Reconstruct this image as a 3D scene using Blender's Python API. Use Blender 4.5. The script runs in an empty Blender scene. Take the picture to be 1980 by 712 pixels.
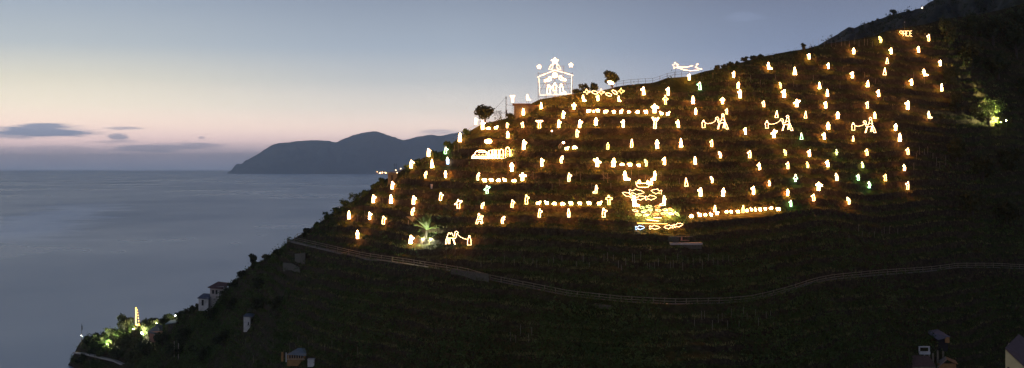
import bpy, math, random
import numpy as np
from mathutils import Vector
random.seed(11); rng = np.random.default_rng(11)
SC = bpy.context.scene; COL = SC.collection
F = 2720.0; EY = 326.5; CZ = 70.0           # focal length and eye level in photo pixels, camera height in metres

# ------------------------------------------------------------------ helpers
def ray(px, py, Y):
    return Vector(((px-990)/F*Y, Y, CZ+(EY-py)/F*Y))

def mesh_from(verts, faces, name):
    me = bpy.data.meshes.new(name); me.from_pydata([tuple(v) for v in verts], [], faces); me.update(); return me

def np_mesh(name, V, Fq):
    """V (n,3), Fq (m,k) equal-sized faces"""
    me = bpy.data.meshes.new(name); m, k = Fq.shape
    me.vertices.add(len(V)); me.vertices.foreach_set('co', np.ascontiguousarray(V, dtype=np.float32).ravel())
    me.loops.add(m*k); me.loops.foreach_set('vertex_index', np.ascontiguousarray(Fq, dtype=np.int32).ravel())
    me.polygons.add(m); me.polygons.foreach_set('loop_start', np.arange(0, m*k, k, dtype=np.int32))
    me.polygons.foreach_set('loop_total', np.full(m, k, dtype=np.int32))
    me.update(calc_edges=True); me.validate(); return me

def link(name, me, mat=None, parent=None, loc=None):
    o = bpy.data.objects.new(name, me); COL.objects.link(o)
    if mat is not None and me is not None:
        me.materials.clear(); me.materials.append(mat)
    if parent is not None: o.parent = parent
    if loc is not None: o.location = loc
    return o

def tag(o, label=None, cat=None, group=None, kind=None):
    if label: o['label'] = label
    if cat: o['category'] = cat
    if group: o['group'] = group
    if kind: o['kind'] = kind
    return o

def empty(name, loc, label, cat, group=None, rz=0):
    o = bpy.data.objects.new(name, None); COL.objects.link(o); o.location = loc; o.rotation_euler = (0, 0, rz)
    o.empty_display_size = .2
    return tag(o, label, cat, group)

class MB:
    def __init__(s): s.v = []; s.f = []
    def add(s, vs, fs):
        n = len(s.v); s.v += [tuple(v) for v in vs]; s.f += [tuple(i+n for i in f) for f in fs]; return s
    def box(s, c, d, rz=0, taper=1.0):
        cx, cy, cz = c; a, b, h = d[0]/2, d[1]/2, d[2]/2; cs, sn = math.cos(rz), math.sin(rz); vs = []
        for z, t in ((-h, 1), (h, taper)):
            for x, y in ((-a, -b), (a, -b), (a, b), (-a, b)):
                x *= t; y *= t; vs.append((cx+x*cs-y*sn, cy+x*sn+y*cs, cz+z))
        return s.add(vs, [(3, 2, 1, 0), (4, 5, 6, 7), (0, 1, 5, 4), (1, 2, 6, 5), (2, 3, 7, 6), (3, 0, 4, 7)])
    def bar(s, p, q, r, r2=None, n=6):
        p, q = Vector(p), Vector(q); r2 = r if r2 is None else r2; d = (q-p)
        if d.length < 1e-6: return s
        d.normalize(); u = d.orthogonal().normalized(); w = d.cross(u); vs = []
        for c, rr in ((p, r), (q, r2)):
            for i in range(n):
                a = 2*math.pi*i/n; vs.append(c+u*(rr*math.cos(a))+w*(rr*math.sin(a)))
        return s.add(vs, [(i, (i+1) % n, n+(i+1) % n, n+i) for i in range(n)]+[tuple(range(n-1, -1, -1)), tuple(range(n, 2*n))])
    def ball(s, c, r, n=8, m=6, sz=1.0):
        c = Vector(c); vs = []; fs = []
        for j in range(m+1):
            t = math.pi*j/m
            for i in range(n):
                a = 2*math.pi*i/n; vs.append((c.x+r*math.sin(t)*math.cos(a), c.y+r*math.sin(t)*math.sin(a), c.z+r*sz*math.cos(t)))
        for j in range(m):
            for i in range(n): fs.append((j*n+i, (j+1)*n+i, (j+1)*n+(i+1) % n, j*n+(i+1) % n))
        return s.add(vs, fs)
    def poly(s, pts, r, closed=False):
        """a light tube following (x,z) points in the plane y=0"""
        P = [Vector((x, z)) for x, z in pts]; n = len(P); vs = []; fs = []
        for i in range(n):
            a = P[(i-1) % n] if (closed or i > 0) else P[i]; b = P[(i+1) % n] if (closed or i < n-1) else P[i]
            d = (b-a); d = d.normalized() if d.length > 1e-9 else Vector((1, 0)); nn = Vector((-d.y, d.x))
            for e, g in ((1, 0), (.5, .87), (-.5, .87), (-1, 0), (-.5, -.87), (.5, -.87)):
                q = P[i]+nn*(r*e); vs.append((q.x, r*g, q.y))
        for i in range(n if closed else n-1):
            j = (i+1) % n
            for k in range(6): fs.append((i*6+k, i*6+(k+1) % 6, j*6+(k+1) % 6, j*6+k))
        if not closed: fs += [(5, 4, 3, 2, 1, 0), tuple((n-1)*6+k for k in range(6))]
        return s.add(vs, fs)
    def mesh(s, name): return mesh_from(s.v, s.f, name)
    def build(s, name, mat, parent=None, loc=None): return link(name, s.mesh(name), mat, parent, loc)

# ------------------------------------------------------------------ materials
def nodes(name):
    m = bpy.data.materials.new(name); m.use_nodes = True; nt = m.node_tree
    return m, nt, nt.nodes['Principled BSDF']
def ramp(nt, stops, interp='LINEAR'):
    r = nt.nodes.new('ShaderNodeValToRGB'); r.color_ramp.interpolation = interp; e = r.color_ramp.elements
    while len(e) < len(stops): e.new(.5)
    for i, (p, c) in enumerate(stops): e[i].position = p; e[i].color = (*c, 1)
    return r
def noise(nt, scale, detail=4, rough=.6, coord='Object', vec_scale=None):
    t = nt.nodes.new('ShaderNodeTexCoord'); n = nt.nodes.new('ShaderNodeTexNoise')
    n.inputs['Scale'].default_value = scale; n.inputs['Detail'].default_value = detail; n.inputs['Roughness'].default_value = rough
    src = t.outputs[coord]
    if vec_scale:
        mp = nt.nodes.new('ShaderNodeMapping'); mp.inputs['Scale'].default_value = vec_scale
        nt.links.new(src, mp.inputs['Vector']); src = mp.outputs['Vector']
    nt.links.new(src, n.inputs['Vector']); return n
def matte(name, c1, c2=None, scale=2.0, rough=.85, bump=.0, metal=0.0):
    m, nt, b = nodes(name); c2 = c2 or tuple(x*.6 for x in c1)
    n = noise(nt, scale, 5); r = ramp(nt, [(.3, c2), (.7, c1)])
    nt.links.new(n.outputs['Fac'], r.inputs['Fac']); nt.links.new(r.outputs['Color'], b.inputs['Base Color'])
    b.inputs['Roughness'].default_value = rough; b.inputs['Metallic'].default_value = metal
    if bump:
        bm = nt.nodes.new('ShaderNodeBump'); bm.inputs['Strength'].default_value = bump
        nt.links.new(n.outputs['Fac'], bm.inputs['Height']); nt.links.new(bm.outputs['Normal'], b.inputs['Normal'])
    return m
def leafmat(name, ca, cb, cc, scale=.6):
    m, nt, b = nodes(name); n = noise(nt, scale, 3, .7)
    r = ramp(nt, [(.3, ca), (.5, cb), (.72, cc)]); nt.links.new(n.outputs['Fac'], r.inputs['Fac'])
    nt.links.new(r.outputs['Color'], b.inputs['Base Color']); b.inputs['Roughness'].default_value = .7
    b.inputs['Specular IOR Level'].default_value = .15
    return m
def glow(name, col, strength):
    m, nt, b = nodes(name); n = noise(nt, 9.0, 2)
    mr = nt.nodes.new('ShaderNodeMapRange'); mr.inputs['From Min'].default_value = .3; mr.inputs['From Max'].default_value = .7
    mr.inputs['To Min'].default_value = strength*.75; mr.inputs['To Max'].default_value = strength*1.25
    nt.links.new(n.outputs['Fac'], mr.inputs['Value']); nt.links.new(mr.outputs['Result'], b.inputs['Emission Strength'])
    b.inputs['Base Color'].default_value = (.8, .8, .8, 1); b.inputs['Emission Color'].default_value = (*col, 1)
    return m
GK = 1.0
G = {'o': glow('warm_bulbs', (1.0, .54, .22), 32*GK), 'h': glow('thin_warm_bulbs', (1.0, .62, .30), 9*GK),
     'p': glow('sign_bulbs', (1.0, .60, .25), 17.0), 'w': glow('white_bulbs', (1.0, .70, .42), 6*GK),
     'y': glow('yellow_bulbs', (1.0, .72, .22), 7*GK), 'g': glow('green_bulbs', (.5, 1.0, .6), 6*GK),
     'b': glow('blue_bulbs', (.35, .65, 1.0), 6*GK), 'r': glow('red_orange_bulbs', (1.0, .20, .05), 6*GK),
     'k': glow('gold_strip', (1.0, .50, .08), 9*GK), 'n': glow('pale_green_bulbs', (.6, 1.0, .3), 5*GK)}
M = dict(
    iron=matte('dark_iron', (.05, .045, .04), rough=.6), wood=matte('weathered_wood', (.28, .22, .14), (.10, .08, .05), 3),
    pale_wood=matte('pale_stake_wood', (.42, .36, .28), (.25, .2, .15), 4), bark=matte('bark', (.05, .036, .025), (.025, .018, .012), 5, bump=.5),
    stone=matte('dry_stone', (.11, .095, .065), (.03, .026, .018), 3.5, bump=.8), white=matte('whitewash', (.62, .6, .55), (.42, .4, .36), 1.2),
    cream=matte('cream_render', (.66, .52, .24), (.56, .43, .19), .8), pink=matte('pink_render', (.45, .22, .15), (.33, .17, .11), 1.0),
    roofgrey=matte('grey_roof_sheet', (.12, .125, .15), (.07, .075, .09), 1.5, .6), roofred=matte('old_roof_tiles', (.16, .09, .075), (.09, .055, .05), 2),
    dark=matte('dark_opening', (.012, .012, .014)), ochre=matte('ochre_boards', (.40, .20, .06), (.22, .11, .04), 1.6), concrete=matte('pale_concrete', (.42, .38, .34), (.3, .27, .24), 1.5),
    plank=matte('reddish_planks', (.12, .07, .05), (.07, .04, .03), 2), teal=matte('pale_blue_sheet', (.2, .27, .3), (.13, .18, .2), 1.2),
    crown=leafmat('evergreen_leaves', (.012, .018, .008), (.03, .042, .016), (.06, .07, .028)),
    crown2=leafmat('olive_leaves', (.03, .035, .014), (.06, .07, .028), (.11, .12, .05)),
    palm=leafmat('palm_leaves', (.05, .08, .02), (.09, .13, .035), (.14, .17, .06)),
    grass=leafmat('terrace_grass', (.03, .055, .010), (.06, .09, .02), (.10, .11, .03), .12),
    vine=leafmat('dry_vine_leaves', (.05, .030, .013), (.085, .052, .02), (.12, .085, .036), .15),
    scrub=leafmat('dark_scrub', (.018, .036, .008), (.05, .088, .02), (.10, .13, .036), .1),
    straw=leafmat('edge_grass_blades', (.09, .09, .028), (.16, .15, .05), (.24, .21, .08), .2))

# ------------------------------------------------------------------ terrain maths
def vnoise(x, y, seed=0):
    xi = np.floor(x).astype(np.int64); yi = np.floor(y).astype(np.int64); xf = x-xi; yf = y-yi
    def h(a, b):
        n = (a*374761393+b*668265263+seed*974634777) & 0x7fffffff
        n = ((n ^ (n >> 13))*1274126177) & 0x7fffffff
        return ((n ^ (n >> 16)) & 0xffff)/65535.0
    u = xf*xf*(3-2*xf); v = yf*yf*(3-2*yf)
    return (h(xi, yi)*(1-u)+h(xi+1, yi)*u)*(1-v)+(h(xi, yi+1)*(1-u)+h(xi+1, yi+1)*u)*v-.5
def fbm(x, y, o=4, seed=0):
    t = 0; a = 1.0
    for i in range(o): t = t+a*vnoise(x, y, seed+i); x = x*2.03; y = y*2.03; a *= .5
    return t
def sst(a, b, x): t = np.clip((x-a)/(b-a), 0, 1); return t*t*(3-2*t)

CREST = [(-300, 1150), (0, 905), (70, 800), (100, 745), (125, 716), (140, 692), (150, 668), (160, 656), (175, 650), (205, 646), (240, 634), (262, 628), (300, 624), (340, 612), (365, 601), (400, 585), (440, 560), (470, 527), (490, 510), (510, 503), (540, 482), (568, 461), (590, 449), (640, 416), (660, 400), (700, 380), (735, 350), (760, 342), (780, 327), (800, 317), (820, 304), (860, 291), (885, 268), (895, 260), (920, 247), (935, 238), (960, 234), (985, 227), (1030, 199), (1045, 192), (1105, 182), (1165, 175), (1200, 166), (1240, 162), (1265, 160), (1290, 151), (1330, 148), (1358, 139), (1390, 133), (1430, 122), (1470, 110), (1530, 99), (1560, 94), (1600, 84), (1640, 79), (1690, 70), (1710, 61), (1745, 54), (1790, 47), (1830, 36), (1880, 30), (1940, 18), (1990, 4), (2100, -25), (2450, -80)]
YC = [(-300, 540), (0, 520), (150, 500), (300, 470), (420, 420), (600, 345), (800, 322), (1000, 312), (1200, 320), (1500, 342), (1800, 380), (2000, 410), (2450, 470)]
YB = [(-300, 520), (0, 500), (150, 468), (300, 415), (420, 360), (600, 290), (800, 255), (1000, 240), (1300, 232), (1600, 255), (1800, 290), (2000, 315), (2450, 360)]
PATHP = [(520, 452), (568, 466), (620, 478), (700, 497), (800, 512), (900, 528), (945, 541), (1000, 552), (1100, 572), (1200, 583), (1300, 588), (1400, 586), (1450, 582), (1480, 575), (1530, 562), (1570, 548), (1610, 540), (1700, 531), (1800, 524), (1850, 517), (1920, 517), (1980, 520), (2060, 524), (2150, 524)]
def itp(tab, x): return np.interp(x, [a for a, b in tab], [b for a, b in tab])
def smooth_itp(tab, x, w=14):
    return sum(itp(tab, x+d) for d in np.linspace(-w, w, 7))/7
PX = np.arange(-260, 2400, 2.2); NC = len(PX)
pyc = smooth_itp(CREST, PX, 5); yc = smooth_itp(YC, PX, 60); yb = smooth_itp(YB, PX, 60); pb = np.maximum(712, pyc+150)
tfront = np.linspace(-.9, 0, 60, endpoint=False); tin = np.linspace(0, 1, 470)
tt = np.concatenate([tfront, tin])[:, None]
Yg = yb+(yc-yb)*tt; PYg = pb+(pyc-pb)*tt
back = np.concatenate([np.linspace(.5, 12, 12), np.geomspace(15, 420, 18)])[:, None]
Zg = CZ+(EY-PYg)/F*Yg
zc = Zg[-1]; Zb = zc-.8*back*back/(back+8.0)
Yg = np.concatenate([Yg, yc+back]); Zg = np.concatenate([Zg, Zb]); PXg = np.broadcast_to(PX, Yg.shape)
TT = np.concatenate([tt[:, 0], np.full(len(back), 1.2)])[:, None]*np.ones(NC)
Xg = (PXg-990)/F*Yg
STEP = 2.35
lev = (Zg+fbm(Xg*.03, Yg*.03, 2, 5)*2.6+.012*Xg)/STEP
fr = lev-np.floor(lev)
rough_edge = fbm(Xg*.35, Yg*.2, 2, 21)*.05
wall0 = .60+rough_edge
g = np.where(fr < wall0, .20*fr/wall0, np.where(fr < wall0+.13, .20+.68*(fr-wall0)/.13, .88+.12*(fr-wall0-.13)/(1-wall0-.13)))
w = sst(380, 560, PXg)*(1-sst(.93, .985, TT))*np.where(PXg > 1900, .4, 1.0)*(.75+.25*sst(.28, .42, TT))*(.75+.5*fbm(Xg*.05, Yg*.08, 2, 44))
slope_w = np.clip((g-fr+.14), -.5, .3)
Zg = Zg+STEP*slope_w*w
ro = sst(60, 160, PXg)*(1-sst(330, 480, PXg))
Zg = Zg+(fbm(Xg*.9, Yg*.5, 3, 9)*.32+fbm(Xg*.13, Yg*.13, 3, 52)*.9*(1-sst(.3, .5, TT))+fbm(Xg*.16, Yg*.11, 3, 33)*.7*ro)*(1-.6*sst(.95, 1, TT))
# the footpath: a flat bench cut into the slope
PPY = smooth_itp(PATHP, PX, 9); tp = np.clip((pb-PPY)/(pb-pyc), -.2, .985)
PYY = yb+(yc-yb)*tp; PZ = CZ+(EY-PPY)/F*PYY
pw = (PX > 556)
dY = Yg-PYY
wp = (1-sst(1.1, 2.6, np.abs(dY+.2)))*pw*(TT < 1.1)
Zg = Zg*(1-wp)+PZ*wp
# the little quay path on the point at lower left
QP = [(145, 681), (170, 684), (195, 690), (225, 697), (240, 704)]
qy = np.interp(PX, [a for a, b in QP], [b for a, b in QP]); tq = (pb-qy)/(pb-pyc); QY = yb+(yc-yb)*tq; QZ = CZ+(EY-qy)/F*QY
wq = (1-sst(1.0, 3.0, np.abs(Yg-QY)))*((PX > 143) & (PX < 246))*(TT < 1.0)
Zg = Zg*(1-wq)+QZ*wq
Zg = np.maximum(Zg, -4.0)
APP = EY-(Zg-CZ)/Yg*F
NR = Zg.shape[0]; NFRONT = len(tfront); NIN = len(tfront)+len(tin)
def col_of(px): return int(min(max(round((px-PX[0])/2.2), 0), NC-1))
def pick(px, py):
    """where the sight line of a photo pixel meets the hillside"""
    j = col_of(px); a = APP[:NIN+8, j]; k = np.argmax(a <= py)
    if a[k] > py: k = int(np.argmin(a))
    return Vector(((px-990)/F*Yg[k, j], Yg[k, j], Zg[k, j]))
def ground(x, y):
    j = col_of(x/y*F+990); return float(np.interp(y, Yg[:, j], Zg[:, j]))
# ------------------------------------------------------------------ hillside, far hill, headland, sea
def grid_mesh(name, X, Y, Z):
    r, c = X.shape; V = np.stack([X, Y, Z], -1).reshape(-1, 3)
    i = np.arange(r*c).reshape(r, c); Fq = np.stack([i[:-1, :-1], i[:-1, 1:], i[1:, 1:], i[1:, :-1]], -1).reshape(-1, 4)
    return np_mesh(name, V, Fq)
def terrain_mat():
    m, nt, b = nodes('hillside_soil'); L = nt.links.new
    geo = nt.nodes.new('ShaderNodeNewGeometry'); sep = nt.nodes.new('ShaderNodeSeparateXYZ'); L(geo.outputs['True Normal'], sep.inputs[0])
    sl = nt.nodes.new('ShaderNodeMapRange'); sl.inputs['From Min'].default_value = .42; sl.inputs['From Max'].default_value = .68
    L(sep.outputs['Z'], sl.inputs['Value'])
    n1 = noise(nt, .09, 6, .65); g1 = ramp(nt, [(.32, (.016, .030, .006)), (.48, (.038, .052, .013)), (.62, (.064, .056, .020)), (.75, (.034, .054, .012))]); L(n1.outputs['Fac'], g1.inputs['Fac'])
    n2 = noise(nt, 1.6, 6, .7); s1 = ramp(nt, [(.3, (.018, .014, .008)), (.5, (.05, .040, .024)), (.7, (.10, .08, .052))]); L(n2.outputs['Fac'], s1.inputs['Fac'])
    mx = nt.nodes.new('ShaderNodeMix'); mx.data_type = 'RGBA'; L(sl.outputs['Result'], mx.inputs['Factor']); L(s1.outputs['Color'], mx.inputs['A']); L(g1.outputs['Color'], mx.inputs['B'])
    n3 = noise(nt, .7, 5, .7); r3 = ramp(nt, [(.35, (.45, .45, .45)), (.65, (1.15, 1.1, 1.0))]); L(n3.outputs['Fac'], r3.inputs['Fac'])
    ml = nt.nodes.new('ShaderNodeMix'); ml.data_type = 'RGBA'; ml.blend_type = 'MULTIPLY'; ml.inputs['Factor'].default_value = 1
    L(mx.outputs['Result'], ml.inputs['A']); L(r3.outputs['Color'], ml.inputs['B']); L(ml.outputs['Result'], b.inputs['Base Color'])
    bm = nt.nodes.new('ShaderNodeBump'); bm.inputs['Strength'].default_value = .9; bm.inputs['Distance'].default_value = .5
    L(n2.outputs['Fac'], bm.inputs['Height']); L(bm.outputs['Normal'], b.inputs['Normal']); b.inputs['Roughness'].default_value = .95; b.inputs['Specular IOR Level'].default_value = .1
    return m
tag(link('hillside', grid_mesh('hillside', Xg, Yg, Zg), terrain_mat()), kind='structure')

def ridge(name, sky, Y0, Y1, base_px, step, mat, rug, rows=60, back=1.0, basez=0):
    xs = np.arange(sky[0][0], sky[-1][0], step); top = smooth_itp(sky, xs, step*.8)
    top = top-fbm(xs*.11, xs*0, 3, 3)*rug[0]
    s = np.linspace(0, 1, rows)[:, None]; Y = Y0+(Y1-Y0)*s+0*xs
    zt = CZ+(EY-top)/F*Y1
    prof = s**.72
    Z = basez+(zt-basez)*prof+fbm(xs*.035+s*1.5, s*9+xs*.004, 4, 8)*rug[1]*(s*(1-s)*4)**.6
    # behind the ridge line it falls again
    s2 = np.linspace(.03, 1, 14)[:, None]; Yk = Y1+(Y1-Y0)*back*s2+0*xs; Zk = zt-(zt-basez+10)*s2**.9+0*xs
    Y = np.concatenate([Y, Yk]); Z = np.concatenate([Z, Zk]); X = (xs-990)/F*np.where(np.arange(len(Y))[:, None] < rows, Y, Y)
    return tag(link(name, grid_mesh(name, X, Y, Z), mat), kind='structure')
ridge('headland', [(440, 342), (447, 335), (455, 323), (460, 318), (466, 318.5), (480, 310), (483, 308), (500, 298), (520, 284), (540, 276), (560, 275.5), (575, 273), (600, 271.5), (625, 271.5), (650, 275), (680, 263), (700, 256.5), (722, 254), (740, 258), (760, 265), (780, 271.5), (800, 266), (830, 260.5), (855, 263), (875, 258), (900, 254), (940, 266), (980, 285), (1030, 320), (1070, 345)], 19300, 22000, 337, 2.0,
      matte('far_wooded_slopes', (.11, .13, .13), (.07, .085, .085), .002), (1.2, 110), 70, 1.0)  # paler than real woods, some of the haze painted into the colour
FARSKY = [(1480, 130), (1560, 98), (1596, 80), (1620, 66), (1640, 53), (1645, 53), (1651, 55), (1665, 49), (1690, 40), (1722, 29.5), (1745, 24), (1780, 16.5), (1787, 12), (1796, 5), (1808, -1), (1850, -18), (1920, -45), (2050, -80), (2400, -140)]
FARHILL = ridge('far_hill', FARSKY, 430, 760, 150, 2.2, leafmat('far_hill_scrub', (.018, .020, .010), (.040, .038, .018), (.065, .056, .030), .05), (1.6, 7), 120, .8, basez=55)

def sea_mat():
    m, nt, b = nodes('sea_water'); L = nt.links.new
    b.inputs['Base Color'].default_value = (.115, .195, .28, 1); b.inputs['IOR'].default_value = 1.333
    n = noise(nt, .012, 4, .55, vec_scale=(1.0, .28, 1)); n2 = noise(nt, .0022, 4, .6, vec_scale=(1, .55, 1))
    rr = nt.nodes.new('ShaderNodeMapRange'); rr.inputs['From Min'].default_value = .40; rr.inputs['From Max'].default_value = .64
    rr.inputs['To Min'].default_value = .27; rr.inputs['To Max'].default_value = .33; L(n2.outputs['Fac'], rr.inputs['Value']); L(rr.outputs['Result'], b.inputs['Roughness'])
    bm = nt.nodes.new('ShaderNodeBump'); bm.inputs['Strength'].default_value = .2; bm.inputs['Distance'].default_value = 1.2
    L(n.outputs['Fac'], bm.inputs['Height'])
    n3 = noise(nt, .11, 3, .6, vec_scale=(1, .3, 1)); bm2 = nt.nodes.new('ShaderNodeBump'); bm2.inputs['Strength'].default_value = .12; bm2.inputs['Distance'].default_value = .9
    L(n3.outputs['Fac'], bm2.inputs['Height']); L(bm.outputs['Normal'], bm2.inputs['Normal']); L(bm2.outputs['Normal'], b.inputs['Normal'])
    # a paler, foam-flecked current curving across the open water
    tc = nt.nodes.new('ShaderNodeTexCoord'); sp = nt.nodes.new('ShaderNodeSeparateXYZ'); L(tc.outputs['Object'], sp.inputs[0])
    def mt(op, a, b_=None):
        k = nt.nodes.new('ShaderNodeMath'); k.operation = op
        for i, v in enumerate((a, b_)):
            if v is None: continue
            if isinstance(v, (int, float)): k.inputs[i].default_value = v
            else: L(v, k.inputs[i])
        return k.outputs[0]
    n4 = noise(nt, .006, 5, .65)
    d = mt('ADD', mt('ADD', sp.outputs['X'], 539.0), mt('MULTIPLY', mt('SUBTRACT', sp.outputs['Y'], 1481.0), .225))
    d = mt('ADD', d, mt('MULTIPLY', mt('SUBTRACT', n4.outputs['Fac'], .5), 260.0)); d = mt('ABSOLUTE', d)
    def mrange(v, a, b_, lo, hi):
        k = nt.nodes.new('ShaderNodeMapRange'); k.interpolation_type = 'SMOOTHSTEP'
        for nme, q in zip(('From Min', 'From Max', 'To Min', 'To Max'), (a, b_, lo, hi)): k.inputs[nme].default_value = q
        L(v, k.inputs['Value']); return k.outputs['Result']
    f_ = mt('MULTIPLY', mrange(d, 15.0, 100.0, 1.0, 0.0), mt('MULTIPLY', mrange(sp.outputs['Y'], 1250, 1500, 0.0, 1.0), mrange(sp.outputs['Y'], 2300, 3100, 1.0, 0.0)))
    mx = nt.nodes.new('ShaderNodeMix'); mx.data_type = 'RGBA'; L(mt('MULTIPLY', f_, .7), mx.inputs['Factor']); mx.inputs['A'].default_value = (.115, .195, .28, 1); mx.inputs['B'].default_value = (.85, .87, .9, 1)
    L(mx.outputs['Result'], b.inputs['Base Color'])
    return m
S = 1
ys = np.array([-600., 100, 500, 1200, 3000, 8000, 20000, 64000]); xs_ = np.array([-34000., -9000, -1500, -300, 300, 1500, 9000, 34000])
Xs, Ys = np.meshgrid(xs_, ys); tag(link('sea', grid_mesh('sea', Xs, Ys, 0*Xs), sea_mat()), kind='structure')

# ---- air between here and the headland
hz = MB().box((0, 31900, 349.5), (70000, 65200, 701)).build('haze', None); tag(hz, kind='stuff')
hm = bpy.data.materials.new('sea_haze'); hm.use_nodes = True; nt = hm.node_tree; nt.nodes.clear()
out = nt.nodes.new('ShaderNodeOutputMaterial'); pv = nt.nodes.new('ShaderNodeVolumePrincipled'); nt.links.new(pv.outputs[0], out.inputs['Volume'])
pv.inputs['Color'].default_value = (.90, .96, 1.0, 1); pv.inputs['Density'].default_value = HAZE = 4.2e-5; pv.inputs['Anisotropy'].default_value = .7
hz.data.materials.append(hm)

# ---- footpath and quay path surfaces, laid on their benches
def strip(name, xs, P, half, mat, lift=.05):
    vs = []; fs = []
    for i, p in enumerate(P):
        a = P[max(i-1, 0)]; c = P[min(i+1, len(P)-1)]; d = Vector((c.x-a.x, c.y-a.y, 0)).normalized(); nn = Vector((-d.y, d.x, 0))
        vs += [p+nn*half+Vector((0, 0, lift)), p-nn*half+Vector((0, 0, lift))]
        vs += [p+nn*half+Vector((0, 0, -.4)), p-nn*half+Vector((0, 0, -.4))]
    for i in range(len(P)-1):
        a = 4*i; b = a+4; fs += [(a, a+1, b+1, b), (a+1, a+3, b+3, b+1), (a+2, a, b, b+2)]
    return tag(link(name, mesh_from(vs, fs, name), mat), kind='structure')
def path_pt(px):
    return Vector(((px-990)/F*np.interp(px, PX, PYY), float(np.interp(px, PX, PYY)), float(np.interp(px, PX, PZ))))
pxs = np.arange(560, 2100, 8.0); strip('footpath', pxs, [path_pt(p) for p in pxs], .75, matte('trodden_path', (.15, .13, .105), (.09, .08, .065), 1.2))
qxs = np.arange(146, 243, 4.0); strip('quay_path', qxs, [Vector(((p-990)/F*np.interp(p, PX, QY), float(np.interp(p, PX, QY)), float(np.interp(p, PX, QZ)))) for p in qxs], 1.0, M['concrete'])

# ------------------------------------------------------------------ world, camera
wd = bpy.data.worlds.new('World'); SC.world = wd; wd.use_nodes = True; nt = wd.node_tree; L = nt.links.new
bg = nt.nodes['Background']
tc = nt.nodes.new('ShaderNodeTexCoord'); sp = nt.nodes.new('ShaderNodeSeparateXYZ'); L(tc.outputs['Generated'], sp.inputs[0])
def mth(op, a, b=None, c=None, clamp=False):
    n = nt.nodes.new('ShaderNodeMath'); n.operation = op; n.use_clamp = clamp
    for i, v in enumerate((a, b, c)):
        if v is None: continue
        if isinstance(v, (int, float)): n.inputs[i].default_value = v
        else: L(v, n.inputs[i])
    return n.outputs[0]
def lin(c): return tuple((x/255/12.92 if x/255 <= .04045 else ((x/255+.055)/1.055)**2.4) for x in c)
def skyramp(stops):
    mul = lambda p: float(np.interp(p, [0, .01, .018, .03, .044, .062, .085, .122, .22, .5, 1], [4.8, 4.5, 3.8, 2.8, 2.05, 1.6, 1.36, 1.2, 1.12, 1.0, .75])); r = ramp(nt, [(p, tuple(k*mul(p) for k in lin(c))) for p, c in stops]); return r
SKYL = [(0, (128, 132, 154)), (.010, (172, 152, 158)), (.018, (204, 174, 168)), (.030, (218, 193, 176)), (.044, (218, 206, 185)), (.062, (208, 203, 186)), (.085, (176, 184, 188)), (.122, (150, 164, 182)), (.22, (116, 134, 160)), (.5, (66, 86, 120)), (1, (46, 62, 94))]
SKYM = [(0, (124, 128, 150)), (.010, (164, 148, 156)), (.018, (198, 172, 166)), (.028, (208, 186, 172)), (.042, (196, 188, 178)), (.062, (178, 181, 182)), (.085, (156, 168, 182)), (.122, (135, 147, 166)), (.22, (100, 117, 146)), (.5, (62, 80, 114)), (1, (46, 62, 94))]
SKYR = [(0, (112, 118, 142)), (.020, (126, 130, 150)), (.035, (142, 146, 162)), (.06, (132, 142, 164)), (.085, (120, 134, 160)), (.122, (109, 119, 143)), (.22, (84, 98, 126)), (.5, (58, 74, 108)), (1, (46, 62, 94))]
z = mth('MULTIPLY', sp.outputs['Z'], 1.0, clamp=True)
rl, rm, rr_ = skyramp(SKYL), skyramp(SKYM), skyramp(SKYR)
for r in (rl, rm, rr_): L(z, r.inputs['Fac'])
def mr(v, a, b, smooth=True):
    n = nt.nodes.new('ShaderNodeMapRange'); n.interpolation_type = 'SMOOTHSTEP' if smooth else 'LINEAR'
    n.inputs['From Min'].default_value = a; n.inputs['From Max'].default_value = b; L(v, n.inputs['Value']); return n.outputs['Result']
def mixc(fac, a, b):
    n = nt.nodes.new('ShaderNodeMix'); n.data_type = 'RGBA'; L(fac, n.inputs['Factor'])
    for v, k in ((a, 'A'), (b, 'B')):
        if isinstance(v, tuple): n.inputs[k].default_value = (*v, 1)
        else: L(v, n.inputs[k])
    return n.outputs['Result']
X = sp.outputs['X']
c1 = mixc(mr(X, -.34, -.06), rl.outputs['Color'], rm.outputs['Color'])
c2 = mixc(mr(X, -.06, .22), c1, rr_.outputs['Color'])
# clouds low over the sea, in directions from here
Yd = mth('MAXIMUM', sp.outputs['Y'], .05); u = mth('DIVIDE', X, Yd); v = mth('DIVIDE', sp.outputs['Z'], Yd)
mp = nt.nodes.new('ShaderNodeMapping'); mp.inputs['Scale'].default_value = (15, 15, 125); L(tc.outputs['Generated'], mp.inputs['Vector'])
nz = nt.nodes.new('ShaderNodeTexNoise'); nz.inputs['Scale'].default_value = 1.6; nz.inputs['Detail'].default_value = 6; nz.inputs['Roughness'].default_value = .62; L(mp.outputs['Vector'], nz.inputs['Vector'])
cloud = None
for px, py, rx, ry, al in ((85, 254, 125, 12, .95), (100, 245, 70, 6, .9), (238, 248, 42, 4, .6), (228, 265, 22, 8, .75), (225, 274, 60, 5, .5), (325, 285, 120, 11, .6), (15, 262, 60, 9, .7), (60, 288, 160, 7, .25), (850, 255, 45, 5, .45), (390, 266, 7, 3, .5), (1440, 33, 40, 10, .22)):
    du = mth('DIVIDE', mth('SUBTRACT', u, (px-990)/F), rx/F); dv = mth('DIVIDE', mth('SUBTRACT', v, (EY-py)/F), ry/F)
    d = mth('ADD', mth('MULTIPLY', du, du), mth('MULTIPLY', dv, dv)); k = mth('SUBTRACT', 1.25, d); k = mth('ADD', k, mth('MULTIPLY', mth('SUBTRACT', nz.outputs['Fac'], .52), 4.2))
    a = mth('MULTIPLY', mr(k, 0, 1.1), al); cloud = a if cloud is None else mth('MAXIMUM', cloud, a)
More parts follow.
